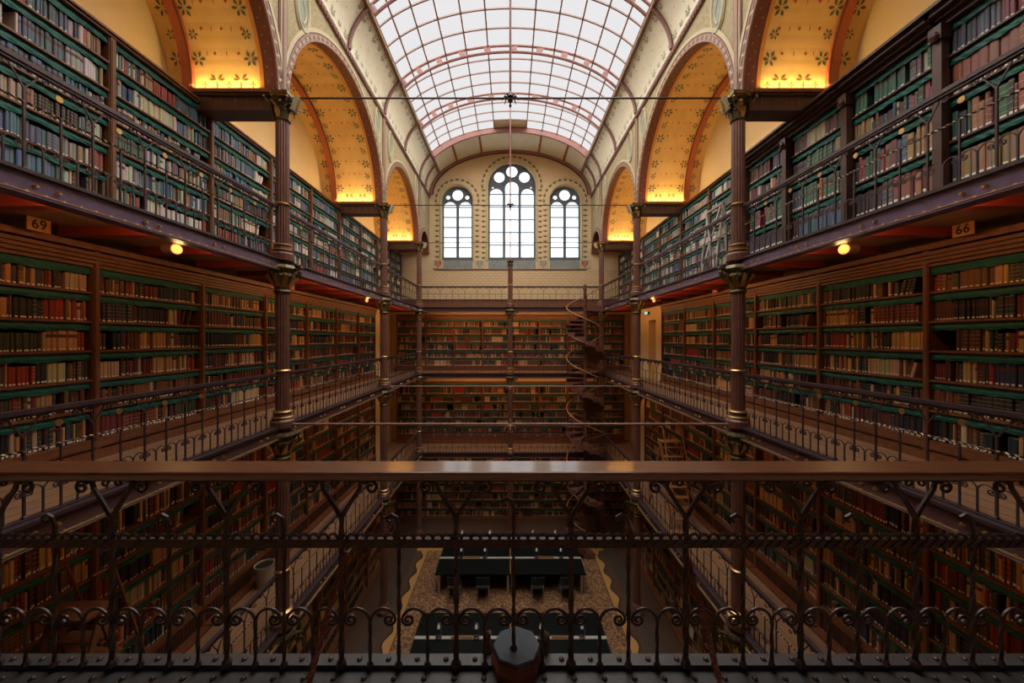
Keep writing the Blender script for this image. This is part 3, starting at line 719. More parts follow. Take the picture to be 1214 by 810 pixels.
# ------------------------------------------------------------------ columns
def volute(mb, c, dirx, diry, r, mt, tr=0.018, up=1):
    pts = []
    for i in range(22):
        a = i/21*3.6*PI; rr = r*(1 - 0.8*i/21)
        px = r*0.9 - rr*cos(a) * -1 - r; pz = up*rr*sin(a)
        pts.append((c[0] + dirx*(rr*cos(a)), c[1] + diry*(rr*cos(a)), c[2] + pz))
    mb.tube(pts, [tr*(1 - 0.5*i/21) for i in range(22)], mt, 6)
def column(x, z, label, hbase, htop, rs=0.105):
    t = thing('iron_column', label, 'column', (x, z, hz(hbase)), kind='thing')
    sgn = -1 if x > 0.1 else 1
    b = MB(); b.lathe([(rs*2.0, 0), (rs*2.0, 0.12), (rs*1.75, 0.16), (rs*1.6, 0.26), (rs*1.25, 0.34)], 'column_paint', n=8); b.build('base', t)
    b = MB(); b.lathe([(rs*1.1, 0), (rs*1.08, htop - hbase)], 'column_paint', n=32, flute=0.11); b.build('shaft', t, True)
    for lv in ('L3', 'L2', 'L1'):
        h0 = HF[lv] - hbase
        if HF[lv] > htop - 0.5: continue
        k = MB()
        k.lathe([(rs*1.9, h0-0.02), (rs*1.9, h0+0.10), (rs*1.5, h0+0.15), (rs*1.35, h0+0.27)], 'column_paint', n=16)
        k.build('pedestal', t)
        for (hh, rr) in ((0.17, 1.62), (0.27, 1.48), (1.02, 1.2)):
            k = MB(); k.lathe([(rs*rr*0.9, h0+hh-0.022), (rs*rr*1.08, h0+hh), (rs*rr*0.9, h0+hh+0.022)], 'gilt', n=20); k.build('gilt_ring', t, True)
        k = MB()
        k.lathe([(rs*1.15, h0-0.62), (rs*1.35, h0-0.58), (rs*1.15, h0-0.55), (rs*1.3, h0-0.42), (rs*1.9, h0-0.30), (rs*1.75, h0-0.25), (rs*2.1, h0-0.2)], 'gilt_dark', n=20)
        for j in range(8):
            a = 2*PI*j/8; ca, sa = cos(a), sin(a)
            k.add([(ca*rs*1.2 - sa*0.05, sa*rs*1.2 + ca*0.05, h0-0.5), (ca*rs*1.2 + sa*0.05, sa*rs*1.2 - ca*0.05, h0-0.5), (ca*rs*2.2 + sa*0.04, sa*rs*2.2 - ca*0.04, h0-0.26), (ca*rs*2.6, sa*rs*2.6, h0-0.31), (ca*rs*2.2 - sa*0.04, sa*rs*2.2 + ca*0.04, h0-0.26)], [(0,1,2,3,4)], 'gilt')
        for (dx, dy) in ((sgn, 0), (0, 1), (0, -1)):
            volute(k, (dx*rs*2.3, dy*rs*2.3, h0-0.22), dx, dy, 0.10, 'gilt_dark', 0.022, -1)
            k.bar((dx*rs*1.5, dy*rs*1.5, h0-0.2), (dx*rs*3.4, dy*rs*3.4, h0-0.13), 0.07, 0.035, 'gilt_dark')
        k.lathe([(rs*2.1, h0-0.2), (rs*2.3, h0-0.16), (rs*2.0, h0-0.10)], 'gilt_dark', n=8)
        k.build('bracket_capital', t)
    if htop > 4:
        h0 = HS - hbase; k = MB()
        k.lathe([(rs*1.1, h0-0.46), (rs*1.3, h0-0.44), (rs*1.1, h0-0.42), (rs*1.2, h0-0.30), (rs*1.5, h0-0.16), (rs*2.0, h0-0.09)], 'gilt_dark', n=20)
        for row, (hb, hl, ro, wd) in enumerate(((-0.42, 0.15, 1.7, 0.05), (-0.33, 0.17, 2.1, 0.055), (-0.22, 0.13, 2.4, 0.05))):
            for j in range(8):
                a = 2*PI*(j + 0.5*row)/8; ca, sa = cos(a), sin(a)
                def Q(rad, w, h): return (ca*rad - sa*w, sa*rad + ca*w, h0 + h)
                k.add([Q(rs*1.2, -wd*0.6, hb), Q(rs*1.2, wd*0.6, hb), Q(rs*1.45, wd, hb+hl*0.6), Q(rs*1.45, -wd, hb+hl*0.6), Q(rs*ro, wd*0.6, hb+hl), Q(rs*ro, -wd*0.6, hb+hl), Q(rs*(ro+0.25), 0, hb+hl*0.72)],
                      [(0,1,2,3), (3,2,4,5), (5,4,6)], 'gilt' if (j + row) % 3 == 0 else 'gilt_dark')
        for j in range(4):
            a = PI/4 + PI/2*j; volute(k, (cos(a)*rs*2.1, sin(a)*rs*2.1, h0-0.13), cos(a), sin(a), 0.075, 'gilt_dark', 0.022)
        k.box((-rs*2.1, -rs*2.1, h0-0.06), (rs*2.1, rs*2.1, h0), 'gilt_dark'); k.box((-rs*1.9, -rs*1.9, h0-0.085), (rs*1.9, rs*1.9, h0-0.06), 'gilt')
        k.build('capital', t)
        k = MB(); k.bar((sgn*rs*2.0, 0, h0-0.26), (sgn*rs*2.9, 0, h0-0.02), 0.16, 0.07, 'trim_cream'); k.bar((sgn*rs*2.35, 0, h0-0.22), (sgn*rs*3.0, 0, h0-0.05), 0.06, 0.09, 'gilt'); k.build('console', t)
    else:
        k = MB(); h0 = htop - hbase
        k.lathe([(rs*1.1, h0-0.2), (rs*1.5, h0-0.16), (rs*1.1, h0-0.12), (rs*1.3, h0-0.05), (rs*1.7, h0)], 'gilt_dark', n=16)
        k.lathe([(0.03, h0), (0.05, h0+0.06), (0.02, h0+0.14), (0.0, h0+0.2)], 'gilt_dark', n=10); k.build('capital', t)
    return t
place = {6.61: 'nearest of the three', 11.9: 'middle of the three', 16.53: 'far corner one of the three'}
for s in (-1, 1):
    for z in ZC[1:]:
        column(s*X0, z, place[z] + ' tall fluted brown iron columns on the ' + SIDE[s], HF['G'], HS)
column(0.0, 16.4, 'slim brown iron column in the middle of the end galleries', HF['G'], 3.55, 0.10)
# octagonal head of the column below the near gallery, in front of the camera
t = thing('octagonal_column', 'dark octagonal column head at the foot of the near railing', 'column', (0.03, 1.76, hz(-4.0)), kind='thing')
k = MB(); k.lathe([(0.075, 0), (0.08, 2.0), (0.105, 2.3), (0.11, 2.42)], 'iron_near', n=8)
k.lathe([(0.122, 2.40), (0.126, 2.44), (0.112, 2.462), (0.116, 2.48)], 'trim_maroon', n=8); k.build('shaft', t)
k = MB(); k.lathe([(0.117, 2.48), (0.117, 2.494), (0.112, 2.50)], 'octagon_top', n=8); k.build('cap', t)
k = MB()
for j in range(9):
    a = PI*j/8
    k.lathe([(0.012, 0), (0.02, 0.02), (0.006, 0.045), (0.0, 0.05)], 'column_paint', (0.12*cos(a+PI), -0.12*sin(a), 2.30), 6)
for a in (0.35, PI/2, PI-0.35):
    ca, sa = cos(a), sin(a)
    k.tube([(0.11*ca, 0.11*sa, 2.35), (0.15*ca, 0.15*sa, 2.42), (0.16*ca, 0.16*sa, 2.50), (0.14*ca, 0.14*sa, 2.52)], [0.02, 0.024, 0.02, 0.012], 'gilt_dark', 6)
k.build('leaf_bracket', t)

# ------------------------------------------------------------------ railings
def spiral(cx, cz, r0, turns, a0, d, n=18, r1=0.25):
    out = []
    for i in range(n):
        f = i/(n-1); a = a0 + d*turns*2*PI*f; r = r0*(1 - (1-r1)*f)
        out.append((cx + r*cos(a), 0, cz + r*sin(a)))
    return out
def post_mb(mt, hi=True, n=6):
    # tall post with V head; local x along the rail, z up from the base
    m = MB()
    r = 0.014 if hi else 0.0115
    pts = [(0, 0, 0.0)] + [(0, 0, 0.02 + 0.70*i/(24 if hi else 3)) for i in range((24 if hi else 3) + 1)]
    m.tube(pts, r, mt, 4, twist=0.35 if hi else 0.0)
    m.lathe([(0.026, 0), (0.022, 0.02), (0.014, 0.03)], mt, n=6)
    for d in (-1, 1):
        m.tube([(0, 0, 0.715), (d*0.03, 0, 0.765), (d*0.088, 0, 0.855), (d*0.10, 0, 0.90)], [0.013, 0.011, 0.011, 0.010] if hi else [0.010, 0.008, 0.008, 0.008], mt, n)
        m.tube([(d*0.10, 0, 0.89)] + [(d*p[0], 0, p[2]) for p in spiral(0.145, 0.862, 0.034, 1.3, PI*0.8, -1, 14 if hi else 9)], 0.008, mt, 4 if not hi else 6)
        m.tube([(d*0.088, 0, 0.89)] + [(d*p[0], 0, p[2]) for p in spiral(0.035, 0.885, 0.026, 1.1, PI*0.2, 1, 12 if hi else 7)], 0.006, mt, 4 if not hi else 6)
    return m
def scroll_mb(mt, hi=True):
    m = MB(); n = 6 if hi else 4
    m.tube([(0, 0, 0.0)] + [(0, 0, 0.02 + 0.20*i/10) for i in range(11)], 0.009, mt, 4, twist=0.3 if hi else 0)
    m.lathe([(0.018, 0), (0.012, 0.02)], mt, n=6)
    for d in (-1, 1):
        arc = [(d*(0.064 - 0.064*cos(2.6*i/10)), 0, 0.20 + 0.075*sin(2.6*i/10)) for i in range(11)]
        sp = [(d*p[0], 0, p[2]) for p in spiral(0.093, 0.222, 0.031, 1.45, 0.58, -1, 20 if hi else 12, 0.2)][1:]
        m.tube(arc + sp, 0.0072 if hi else 0.0065, mt, n)
    return m
def short_mb(mt, hi=True):
    m = MB(); m.tube([(0, 0, 0.0)] + [(0, 0, 0.02 + 0.58*i/20) for i in range(21)], 0.010, mt, 4, twist=0.4 if hi else 0)
    m.lathe([(0.02, 0), (0.013, 0.02)], mt, n=6)
    if hi: m.tube([(0, 0, 0.6), (0, 0, 0.68), (-0.012, 0, 0.715), (-0.035, 0, 0.728), (-0.055, 0, 0.715), (-0.055, 0, 0.70), (-0.042, 0, 0.695)], [0.010, 0.010, 0.010, 0.011, 0.011, 0.009, 0.007], mt, 6)
    return m
LIB = {}
def libmesh(key, mb):
    if key not in LIB:
        o = mb().build(key); LIB[key] = o.data; bpy.data.objects.remove(o)
    return LIB[key]
def inst(name, me, parent, loc=(0,0,0), rz=0):
    o = bpy.data.objects.new(name, me); COL.objects.link(o); o.parent = parent; o.location = loc; o.rotation_euler = (0, 0, rz); return o
def railing(label, p0, p1, floor_h, group, step=0.54):
    a, b = Vector((p0[0], p0[1], hz(floor_h))), Vector((p1[0], p1[1], hz(floor_h)))
    L = (b - a).length; rz = math.atan2(b.y - a.y, b.x - a.x)
    t = thing('iron_railing', label, 'railing', a, rz, group)
    m = MB(); m.box((0, -0.035, 0.93), (L, 0.035, 0.97), 'iron'); m.box((0, -0.022, 0.905), (L, 0.022, 0.93), 'iron'); m.build('handrail', t)
    m = MB(); n = int(L/0.03); m.tube([(L*i/n, 0, 0.61) for i in range(n+1)], 0.013, 'twist', 4, twist=0.9); m.build('twisted_rail', t)
    m = MB(); m.box((0, -0.035, 0.0), (L, 0.035, 0.018), 'iron'); m.build('base_rail', t)
    k = max(2, round(L/step)); st_ = L/k
    P = libmesh('post_far', lambda: post_mb('iron', False, 4)); S = libmesh('scroll_far', lambda: scroll_mb('iron', False)); Q = libmesh('short_far', lambda: short_mb('iron', False))
    Rm = libmesh('rosette', lambda: MB().lathe([(0.030, -0.006), (0.034, 0), (0.022, 0.004), (0.016, 0.001), (0.010, 0.008), (0, 0.01)], 'gilt', n=12))
    for i in range(k):
        x = st_*(i + 0.5)
        inst('post', P, t, (x, 0, 0.012))
        if i < k-1:
            inst('baluster', Q, t, (x + st_/2, 0, 0.012))
            r = inst('rosette', Rm, t, (x + st_/2, -0.02, 0.80)); r.rotation_euler = (PI/2, 0, 0)
        for d in (0.25, 0.75): 
            if x + st_*d < L - 0.05: inst('scroll_baluster', S, t, (x + st_*d, 0, 0.012))
    return t
baytxt = ['near', 'middle', 'far']
for lv in ('L3', 'L2', 'L1'):
    for s in (-1, 1):
        for b in range(3):
            z0, z1 = ZC[b] + (0.12 if b else 0.1), ZC[b+1] - 0.12
            lab = 'dark scrolled iron railing on the %s %s, %s bay between columns' % (SIDE[s], LVN[lv], baytxt[b])
            if s < 0: railing(lab, (-4.24, z1), (-4.24, z0), HF[lv] + 0.012, 'gallery railings')
            else: railing(lab, (4.24, z0), (4.24, z1), HF[lv] + 0.012, 'gallery railings')
    for (xa, xb, w_) in ((-4.08, -0.12, 'left'), (0.12, 4.08, 'right')):
        railing('dark scrolled iron railing along the end wall %s, %s of the slim column' % (LVN[lv], w_), (xa, 16.53), (xb, 16.53), HF[lv] + 0.012, 'gallery railings')

# near railing, seen close
t = thing('near_railing', 'wrought iron railing with wooden handrail across the near gallery', 'railing', (0, 1.735, hz(-1.58)))
m = MB()
x0, x1 = -4.1, 4.1
prof = [(-0.082, 0.935), (-0.085, 0.95), (-0.08, 0.962), (-0.075, 0.9655), (0.07, 0.9655), (0.078, 0.96), (0.08, 0.945), (0.07, 0.93), (0.05, 0.918), (-0.05, 0.918), (-0.062, 0.92), (-0.066, 0.932)]
n = len(prof)
m.add([(x0, p[0], p[1]) for p in prof] + [(x1, p[0], p[1]) for p in prof], [(i, (i+1) % n, n + (i+1) % n, n + i) for i in range(n)] + [tuple(range(n)), tuple(range(n, 2*n))[::-1]], 'rail_wood'); m.build('handrail', t)
m = MB(); m.box((x0, -0.02, 0.898), (x1, 0.02, 0.918), 'iron_near'); m.build('under_rail', t)
m = MB(); m.box((x0, -0.012, 0.575), (x1, 0.012, 0.615), 'iron_near')
xx = x0
while xx < x1:                            # scalloped crest
    m.tube([(xx + 0.0225 - 0.0215*cos(PI*i/8), 0, 0.615 + 0.022*sin(PI*i/8)) for i in range(9)], 0.007, 'iron_near', 5)
    m.bar((xx, -0.013, 0.578), (xx + 0.035, -0.013, 0.612), 0.006, 0.008, 'iron_near'); xx += 0.046
m.build('scalloped_rail', t)
PM = libmesh('post_near', lambda: post_mb('iron_near', True)); SM = libmesh('scroll_near', lambda: scroll_mb('iron_near', True)); QM = libmesh('short_near', lambda: short_mb('iron_near', True))
pitch = 0.5555
for i in range(-7, 8):
    x = -0.262 + i*pitch
    if abs(x) > 4.0: continue
    inst('post', PM, t, (x, 0, 0))
    if abs(x + pitch/2) < 4: inst('hooked_baluster', QM, t, (x + pitch/2, 0, 0.08 if i == 0 else 0))
    for d in (0.25, 0.75): inst('scroll_baluster', SM, t, (x + pitch*d, 0, 0))
for (xa, xb) in ((-0.80, -0.87), (0.85, 0.90)):
    m = MB(); m.tube([(xa + (xb-xa)*i/40, -0.30*i/40, 0.55 - 0.58*i/40) for i in range(41)], 0.014, 'trim_maroon', 4, twist=0.45); m.build('twisted_stay', t)

# ------------------------------------------------------------------ bookcases and books
BOOKS = []       # dict: world transform of the case, local placement, colour ...
PAL = {
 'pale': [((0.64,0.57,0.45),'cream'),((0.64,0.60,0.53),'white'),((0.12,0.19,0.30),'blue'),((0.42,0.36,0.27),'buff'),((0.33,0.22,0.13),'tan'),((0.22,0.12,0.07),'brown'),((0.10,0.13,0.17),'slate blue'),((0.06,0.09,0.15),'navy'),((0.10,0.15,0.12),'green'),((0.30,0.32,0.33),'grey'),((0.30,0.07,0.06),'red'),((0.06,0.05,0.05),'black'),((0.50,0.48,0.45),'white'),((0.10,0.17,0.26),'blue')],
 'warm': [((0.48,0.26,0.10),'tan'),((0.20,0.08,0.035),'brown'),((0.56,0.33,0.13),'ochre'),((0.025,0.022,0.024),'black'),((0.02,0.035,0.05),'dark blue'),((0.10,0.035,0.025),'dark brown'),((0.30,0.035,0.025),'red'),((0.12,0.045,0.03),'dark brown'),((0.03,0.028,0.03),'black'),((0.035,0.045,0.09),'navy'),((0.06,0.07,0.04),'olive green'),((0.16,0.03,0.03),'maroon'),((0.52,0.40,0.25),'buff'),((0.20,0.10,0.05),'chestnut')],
 'folio': [((0.30,0.10,0.08),'red'),((0.07,0.11,0.19),'blue'),((0.05,0.13,0.09),'green'),((0.33,0.20,0.10),'tan'),((0.45,0.36,0.25),'cream'),((0.12,0.05,0.04),'brown'),((0.05,0.04,0.05),'black'),((0.22,0.06,0.08),'crimson'),((0.10,0.10,0.14),'slate blue')],
}
def valance_mb(w):
    m = MB(); n = 22; r = random.Random(3)
    vs = []
    for i in range(n + 1):
        x = 0.03 + (w - 0.06)*i/n
        vs += [(x, 0.0, 0.0), (x, -0.012 - 0.010*(i % 2), -0.06), (x, -0.004 - 0.012*r.random(), -0.088 - 0.022*r.random())]
    m.add(vs, [(3*i, 3*i+1, 3*i+4, 3*i+3) for i in range(n)] + [(3*i+1, 3*i+2, 3*i+5, 3*i+4) for i in range(n)], 'leather_green')
    return m
def bookcase(kind, label, loc, rz, w, offs, top, pal, depth=0.42, meta=None, wood='oak', style='plain', grille=0.0, group=None, fillr=0.97):
    t = thing('bookcase', label, 'bookcase', loc, rz, group)
    key = '%s_%.2f' % (kind, w)
    inst('side_panel', libmesh('side_' + key, lambda: MB().box((0, 0, 0), (0.03, depth, top), wood).box((-0.02, -0.02, 0), (0.045, 0.0, top), wood).box((-0.008, -0.028, 0.1), (0.033, -0.02, top-0.1), wood)), t)
    inst('side_panel', libmesh('sideb_' + key, lambda: MB().box((w-0.03, 0, 0), (w, depth, top), wood)), t)
    inst('back_panel', libmesh('back_' + key, lambda: MB().box((0, depth-0.02, 0), (w, depth, top), 'oak_back')), t)
    def plinth():
        m = MB().box((0.0, 0.01, 0), (w, depth-0.02, offs[0]-0.03), wood)
        if grille:
            m.box((0.03, -0.16, 0.0), (w, 0.01, 0.05), wood); m.box((0.0, -0.02, offs[0]-0.10), (w, 0.01, offs[0]-0.03), wood)
            for i in range(int(w/0.04)): m.box((0.05 + i*0.04, 0.0, 0.07), (0.07 + i*0.04, 0.012, offs[0]-0.11), 'oak_dark')
        else:
            m.box((0.0, -0.10, 0), (w, 0.01, min(0.10, offs[0]*0.5)), wood)
            m.box((0.0, -0.03, offs[0]*0.55), (w, 0.01, offs[0]-0.03), wood)
        return m
    if offs[0] > 0.1: inst('plinth', libmesh('plinth_' + key, plinth), t)
    sh = libmesh('shelf_' + key, lambda: MB().box((0.03, 0.0, -0.03), (w-0.03, depth-0.02, 0), wood).box((0.03, -0.012, -0.028), (w-0.03, 0.0, -0.004), wood))
    va = libmesh('valance_%.2f' % w, lambda: valance_mb(w))
    for si, o in enumerate(offs):
        so_ = inst('shelf', sh, t, (0, 0, o))
        if si: inst('leather_fringe', va, so_, (0, 0.034, -0.03))
    def cornice():
        m = MB()
        if style == 'grand':
            m.box((-0.05, -0.05, top-0.12), (w+0.0, depth, top-0.06), wood); m.box((-0.05, -0.12, top-0.06), (w, depth, top-0.01), wood); m.box((-0.05, -0.20, top-0.01), (w, depth, top+0.05), wood); m.box((-0.05, -0.26, top+0.05), (w, depth, top+0.09), wood)
        elif style == 'lit':
            for i, (a, y) in enumerate(((0.30, 0.0), (0.25, -0.02), (0.20, -0.035), (0.15, -0.05), (0.08, -0.07))):
                m.box((0, y-0.01, top-a), (w, depth, top-a+0.035), wood); m.box((0, y+0.012, top-a+0.035), (w, depth, top-a+0.05), wood)
            m.box((0, -0.06, top-0.035), (w, depth, top), wood)
        else: m.box((0, -0.03, top-0.05), (w, depth, top), wood); m.box((0, -0.06, top-0.015), (w, depth, top+0.015), wood)
        return m
    co_ = inst('cornice', libmesh('cornice_' + key, cornice), t)
    inst('leather_fringe', va, co_, (0, 0.03, top - (0.31 if style == 'lit' else 0.06 if style == 'plain' else 0.12)))
    if style == 'grand':
        inst('post', libmesh('gpost_' + key, lambda: MB().box((-0.05, -0.10, 0), (0.05, 0.0, top-0.12), wood).box((-0.07, -0.13, top-0.3), (0.07, 0.0, top-0.12), wood).lathe([(0.03, 0), (0.06, 0.06), (0.03, 0.12)], wood, (0, -0.13, top-0.32), 8)), t)
    # books
    M4 = Matrix.Translation(Vector(loc)) @ Matrix.Rotation(rz, 4, 'Z')
    tops = offs[1:] + [top - (0.28 if style == 'lit' else 0.02)]
    for si, (o, tp) in enumerate(zip(offs, tops)):
        clear = tp - o - 0.03
        x = 0.045; end = w - 0.04
        r = R
        if r.random() < 0.12: end -= r.uniform(0.1, 0.35)
        if r.random() < 0.06: x += r.uniform(0.05, 0.25)
        row = []
        while x < end - 0.02:
            # a run of look-alike volumes or a mixed stretch
            run = r.choice([1,1,1,1,2,2,3,4,6,10,14]); c, nm = r.choice(PAL[pal]); same = run > 2 and r.random() < 0.7
            bt = r.uniform(0.022, 0.055) if pal != 'folio' else r.uniform(0.035, 0.085)
            bh = min(clear - 0.10, r.uniform(0.60, 0.86)*clear) if pal != 'folio' else r.uniform(0.66, 0.9)*clear
            styl = r.randrange(0, 12)
            for j in range(run):
                if not same:
                    c, nm = r.choice(PAL[pal]); bt = r.uniform(0.018, 0.05) if pal != 'folio' else r.uniform(0.03, 0.085)
                    bh = min(clear - 0.05, r.uniform(0.58, 0.86)*clear); styl = r.randrange(0, 12)
                th = bt*(1 if same else r.uniform(0.9, 1.1))
                if x + th > end: x = end; break
                cc = tuple(min(0.9, max(0.004, q*r.uniform(0.8, 1.22))) for q in c)
                lean = 0.0
                BOOKS.append(dict(M=M4, x=x, t=th, h=bh + r.uniform(-0.004, 0.004), d=r.uniform(0.20, 0.26), y=r.uniform(0.03, 0.06), z=o, c=cc, nm=nm, st=styl, lean=lean, meta=meta, shelf=si, nsh=len(offs)))
                row.append(len(BOOKS)-1)
                x += th + 0.0015
                if r.random() < 0.02: x += r.uniform(0.03, 0.12)
        if row and end < w - 0.12:                     # the last few lean into the gap
            k = min(len(row), r.choice([1, 2, 3, 4])); a = r.uniform(0.12, 0.28)
            for q in row[-k:]:
                BOOKS[q]['lean'] = a; BOOKS[q]['x'] += 0.004
        meta and meta.setdefault('rows', {}).__setitem__(si, row)
    return t
MW = 1.68
def side_run(lv, s, z_list, x_front, offs, top, pal, **kw):
    n = len(z_list)
    for i, z in enumerate(z_list):
        loc = (-x_front, z, hz(HF[lv])) if s < 0 else (x_front, z + MW, hz(HF[lv]))
        rz = PI/2 if s < 0 else -PI/2
        lab = 'wooden bookcase on the %s side of the %s, %s from the near end' % (SIDE[s], LVN[lv], ordw(i+1))
        fr = 1.0
        bookcase(lv + 'side', lab, loc, rz, MW, offs, top, pal, meta=dict(lv=lv, s=s, i=i+1), group='bookcases on the ' + LVN[lv], **kw)
OFF = {'L3': [0.08, 0.47, 0.86, 1.25, 1.64, 2.03, 2.42], 'L2': [0.25, 0.67, 1.07, 1.51, 1.96, 2.41 - 0.08], 'L1': [0.45, 0.86, 1.27, 1.67, 2.07, 2.47], 'G': [0.12, 0.52, 0.94, 1.36, 1.78, 2.20, 2.62]}
OFF['L2'] = [0.25, 0.66, 1.06, 1.45, 1.84, 2.23]
TOP = {'L3': 2.83, 'L2': 2.86, 'L1': 3.05, 'G': 3.35}
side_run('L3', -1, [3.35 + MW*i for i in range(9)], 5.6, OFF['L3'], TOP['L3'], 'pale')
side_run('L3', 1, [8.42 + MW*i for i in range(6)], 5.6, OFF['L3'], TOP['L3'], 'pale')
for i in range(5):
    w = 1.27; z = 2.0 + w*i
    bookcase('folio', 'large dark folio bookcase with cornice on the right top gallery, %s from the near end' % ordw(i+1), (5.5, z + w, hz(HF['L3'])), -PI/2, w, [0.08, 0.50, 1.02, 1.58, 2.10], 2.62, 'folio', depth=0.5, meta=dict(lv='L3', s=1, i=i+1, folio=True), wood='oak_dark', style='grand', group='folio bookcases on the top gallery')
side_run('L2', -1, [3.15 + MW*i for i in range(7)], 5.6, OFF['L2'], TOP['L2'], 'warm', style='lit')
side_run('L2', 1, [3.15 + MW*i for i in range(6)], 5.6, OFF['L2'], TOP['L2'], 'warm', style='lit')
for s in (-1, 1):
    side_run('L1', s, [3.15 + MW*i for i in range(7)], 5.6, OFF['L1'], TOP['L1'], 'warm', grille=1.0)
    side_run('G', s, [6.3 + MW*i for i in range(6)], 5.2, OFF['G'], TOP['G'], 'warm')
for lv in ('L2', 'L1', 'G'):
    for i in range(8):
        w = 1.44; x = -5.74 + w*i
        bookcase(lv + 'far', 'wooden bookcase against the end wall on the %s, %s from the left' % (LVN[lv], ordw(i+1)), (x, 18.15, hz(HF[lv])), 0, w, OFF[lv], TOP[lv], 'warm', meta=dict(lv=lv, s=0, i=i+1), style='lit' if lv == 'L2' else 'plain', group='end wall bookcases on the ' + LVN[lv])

# choose the 300 that show largest
F = 425.0
def proj(p): return (605 + F*p[0]/p[1], 402 - F*(p[2]-E)/p[1])
cand = []
for k, b in enumerate(BOOKS):
    M = b['M']
    lo = M @ Vector((b['x'], b['y'], b['z'])); hi = M @ Vector((b['x'] + b['t'], b['y'], b['z'] + b['h']))
    if lo.y < 0.5 or hi.y < 0.5: continue
    (xa, ya), (xb, yb) = proj(lo), proj(hi); xm, ym = (xa+xb)/2, (ya+yb)/2
    if not (4 < xm < 1210 and 4 < ym < 776): continue
    lv = b['meta']['lv']; ratio = (402 - ym)/max(1, abs(605 - xm))
    if b['meta']['s'] != 0:
        if lv == 'L3' and ratio < 0.40: continue
        if lv == 'L2' and (ratio > 0.26 or ratio < -0.33): continue
        if lv == 'L1' and ratio > -0.46: continue
        if lv == 'G': continue
    if 540 < ym < 580: continue
    cand.append((abs(xb-xa)*abs(yb-ya), k))
cand.sort(reverse=True)
BIG = set(k for a, k in cand[:300])
def book_geo(b):
    x, t, h, d, y, z = 0, b['t'], b['h'], b['d'], 0, 0
    sec = [(0, d), (0, 0.007), (t*0.22, 0.0), (t*0.78, 0.0), (t, 0.007), (t, d)]
    vs = [(p, q, 0) for p, q in sec] + [(p, q, h) for p, q in sec]
    fs = [(1,2,8,7), (2,3,9,8), (3,4,10,9), (0,1,7,6), (4,5,11,10), (6,7,8,9,10,11)]
    return vs, fs
UVX = [0.01, 0.22, 0.78, 0.99]
def fill_mesh(name, items, no_label=False):
    V = []; Fc = []; col = []; uvs = []
    for b, M in items:
        vs, fs = book_geo(b); base = len(V)
        V.extend(tuple(M @ Vector(v)) for v in vs)
        sid = b['st'] + (20 if no_label else 0) + 1
        for fi, f in enumerate(fs):
            Fc.append(tuple(i + base for i in f))
            if fi < 3:
                ua, ub = UVX[fi], UVX[fi+1]
                uvs += [(sid + ua, 0.0), (sid + ub, 0.0), (sid + ub, 1.0), (sid + ua, 1.0)]
                col += [(*b['c'], 1)] * 4
            elif fi < 5: uvs += [(-1.0, 0.5)]*4; col += [(*b['c'], 1)] * 4
            else: uvs += [(-1.0, 0.5)]*6; col += [(0.52, 0.42, 0.29, 1)] * 6
    me = bpy.data.meshes.new(name); me.from_pydata(V, [], Fc)
    a = me.color_attributes.new('Col', 'FLOAT_COLOR', 'CORNER'); a.data.foreach_set('color', np.array(col, dtype=np.float32).ravel())
    u = me.uv_layers.new(name='UVMap'); u.data.foreach_set('uv', np.array(uvs, dtype=np.float32).ravel())
    me.materials.append(MATS['book_cloth']); me.update()
    return me
def local_m(b): return Matrix.Translation(Vector((b['x'], b['y'], b['z'] + (sin(b['lean'])*0.0)))) @ Matrix.Rotation(b['lean'], 4, 'Y')
rest = [(b, b['M'] @ local_m(b)) for k, b in enumerate(BOOKS) if k not in BIG]
o = bpy.data.objects.new('shelved_books', fill_mesh('shelved_books', rest)); COL.objects.link(o)
tag(o, 'thousands of small books filling the shelves all round the hall', 'books', 'books on the library shelves', 'stuff')
pos = {}
for b in BOOKS: pass
for k in sorted(BIG):
    b = BOOKS[k]; me_ = b['meta']; row = me_['rows'][b['shelf']]; q = row.index(k)
    # count from the far end of the shelf: local x runs away from the camera on the left, towards it on the right
    n = (len(row) - q) if me_['s'] < 0 else q + 1
    size = 'thick ' if b['t'] > 0.05 else 'slim ' if b['t'] < 0.026 else ''
    case = ('%s folio bookcase' % ordw(me_['i'])) if me_.get('folio') else ('%s bookcase' % ordw(me_['i']))
    where = {'L3': 'top', 'L2': 'middle', 'L1': 'lower'}[me_['lv']] + ' ' + SIDE[me_['s']]
    lab = '%s%s book, %s from far end, shelf %s, %s, %s gallery' % (size, b['nm'], ordw(n), ('one','two','three','four','five','six','seven')[b['shelf']], case, where)
    ob = bpy.data.objects.new('book', fill_mesh('book', [(b, Matrix.Identity(4))], True)); COL.objects.link(ob)
    ob.matrix_world = b['M'] @ local_m(b)
    tag(ob, lab, 'book', 'books on the library shelves')
    lb = MB(); lb.box((b['t']*0.2, -0.0012, b['h']*0.045), (b['t']*0.8, 0.0, b['h']*0.125), 'label_white'); lo_ = lb.build('spine_label', ob); lo_['label'] = 'small white shelf label'

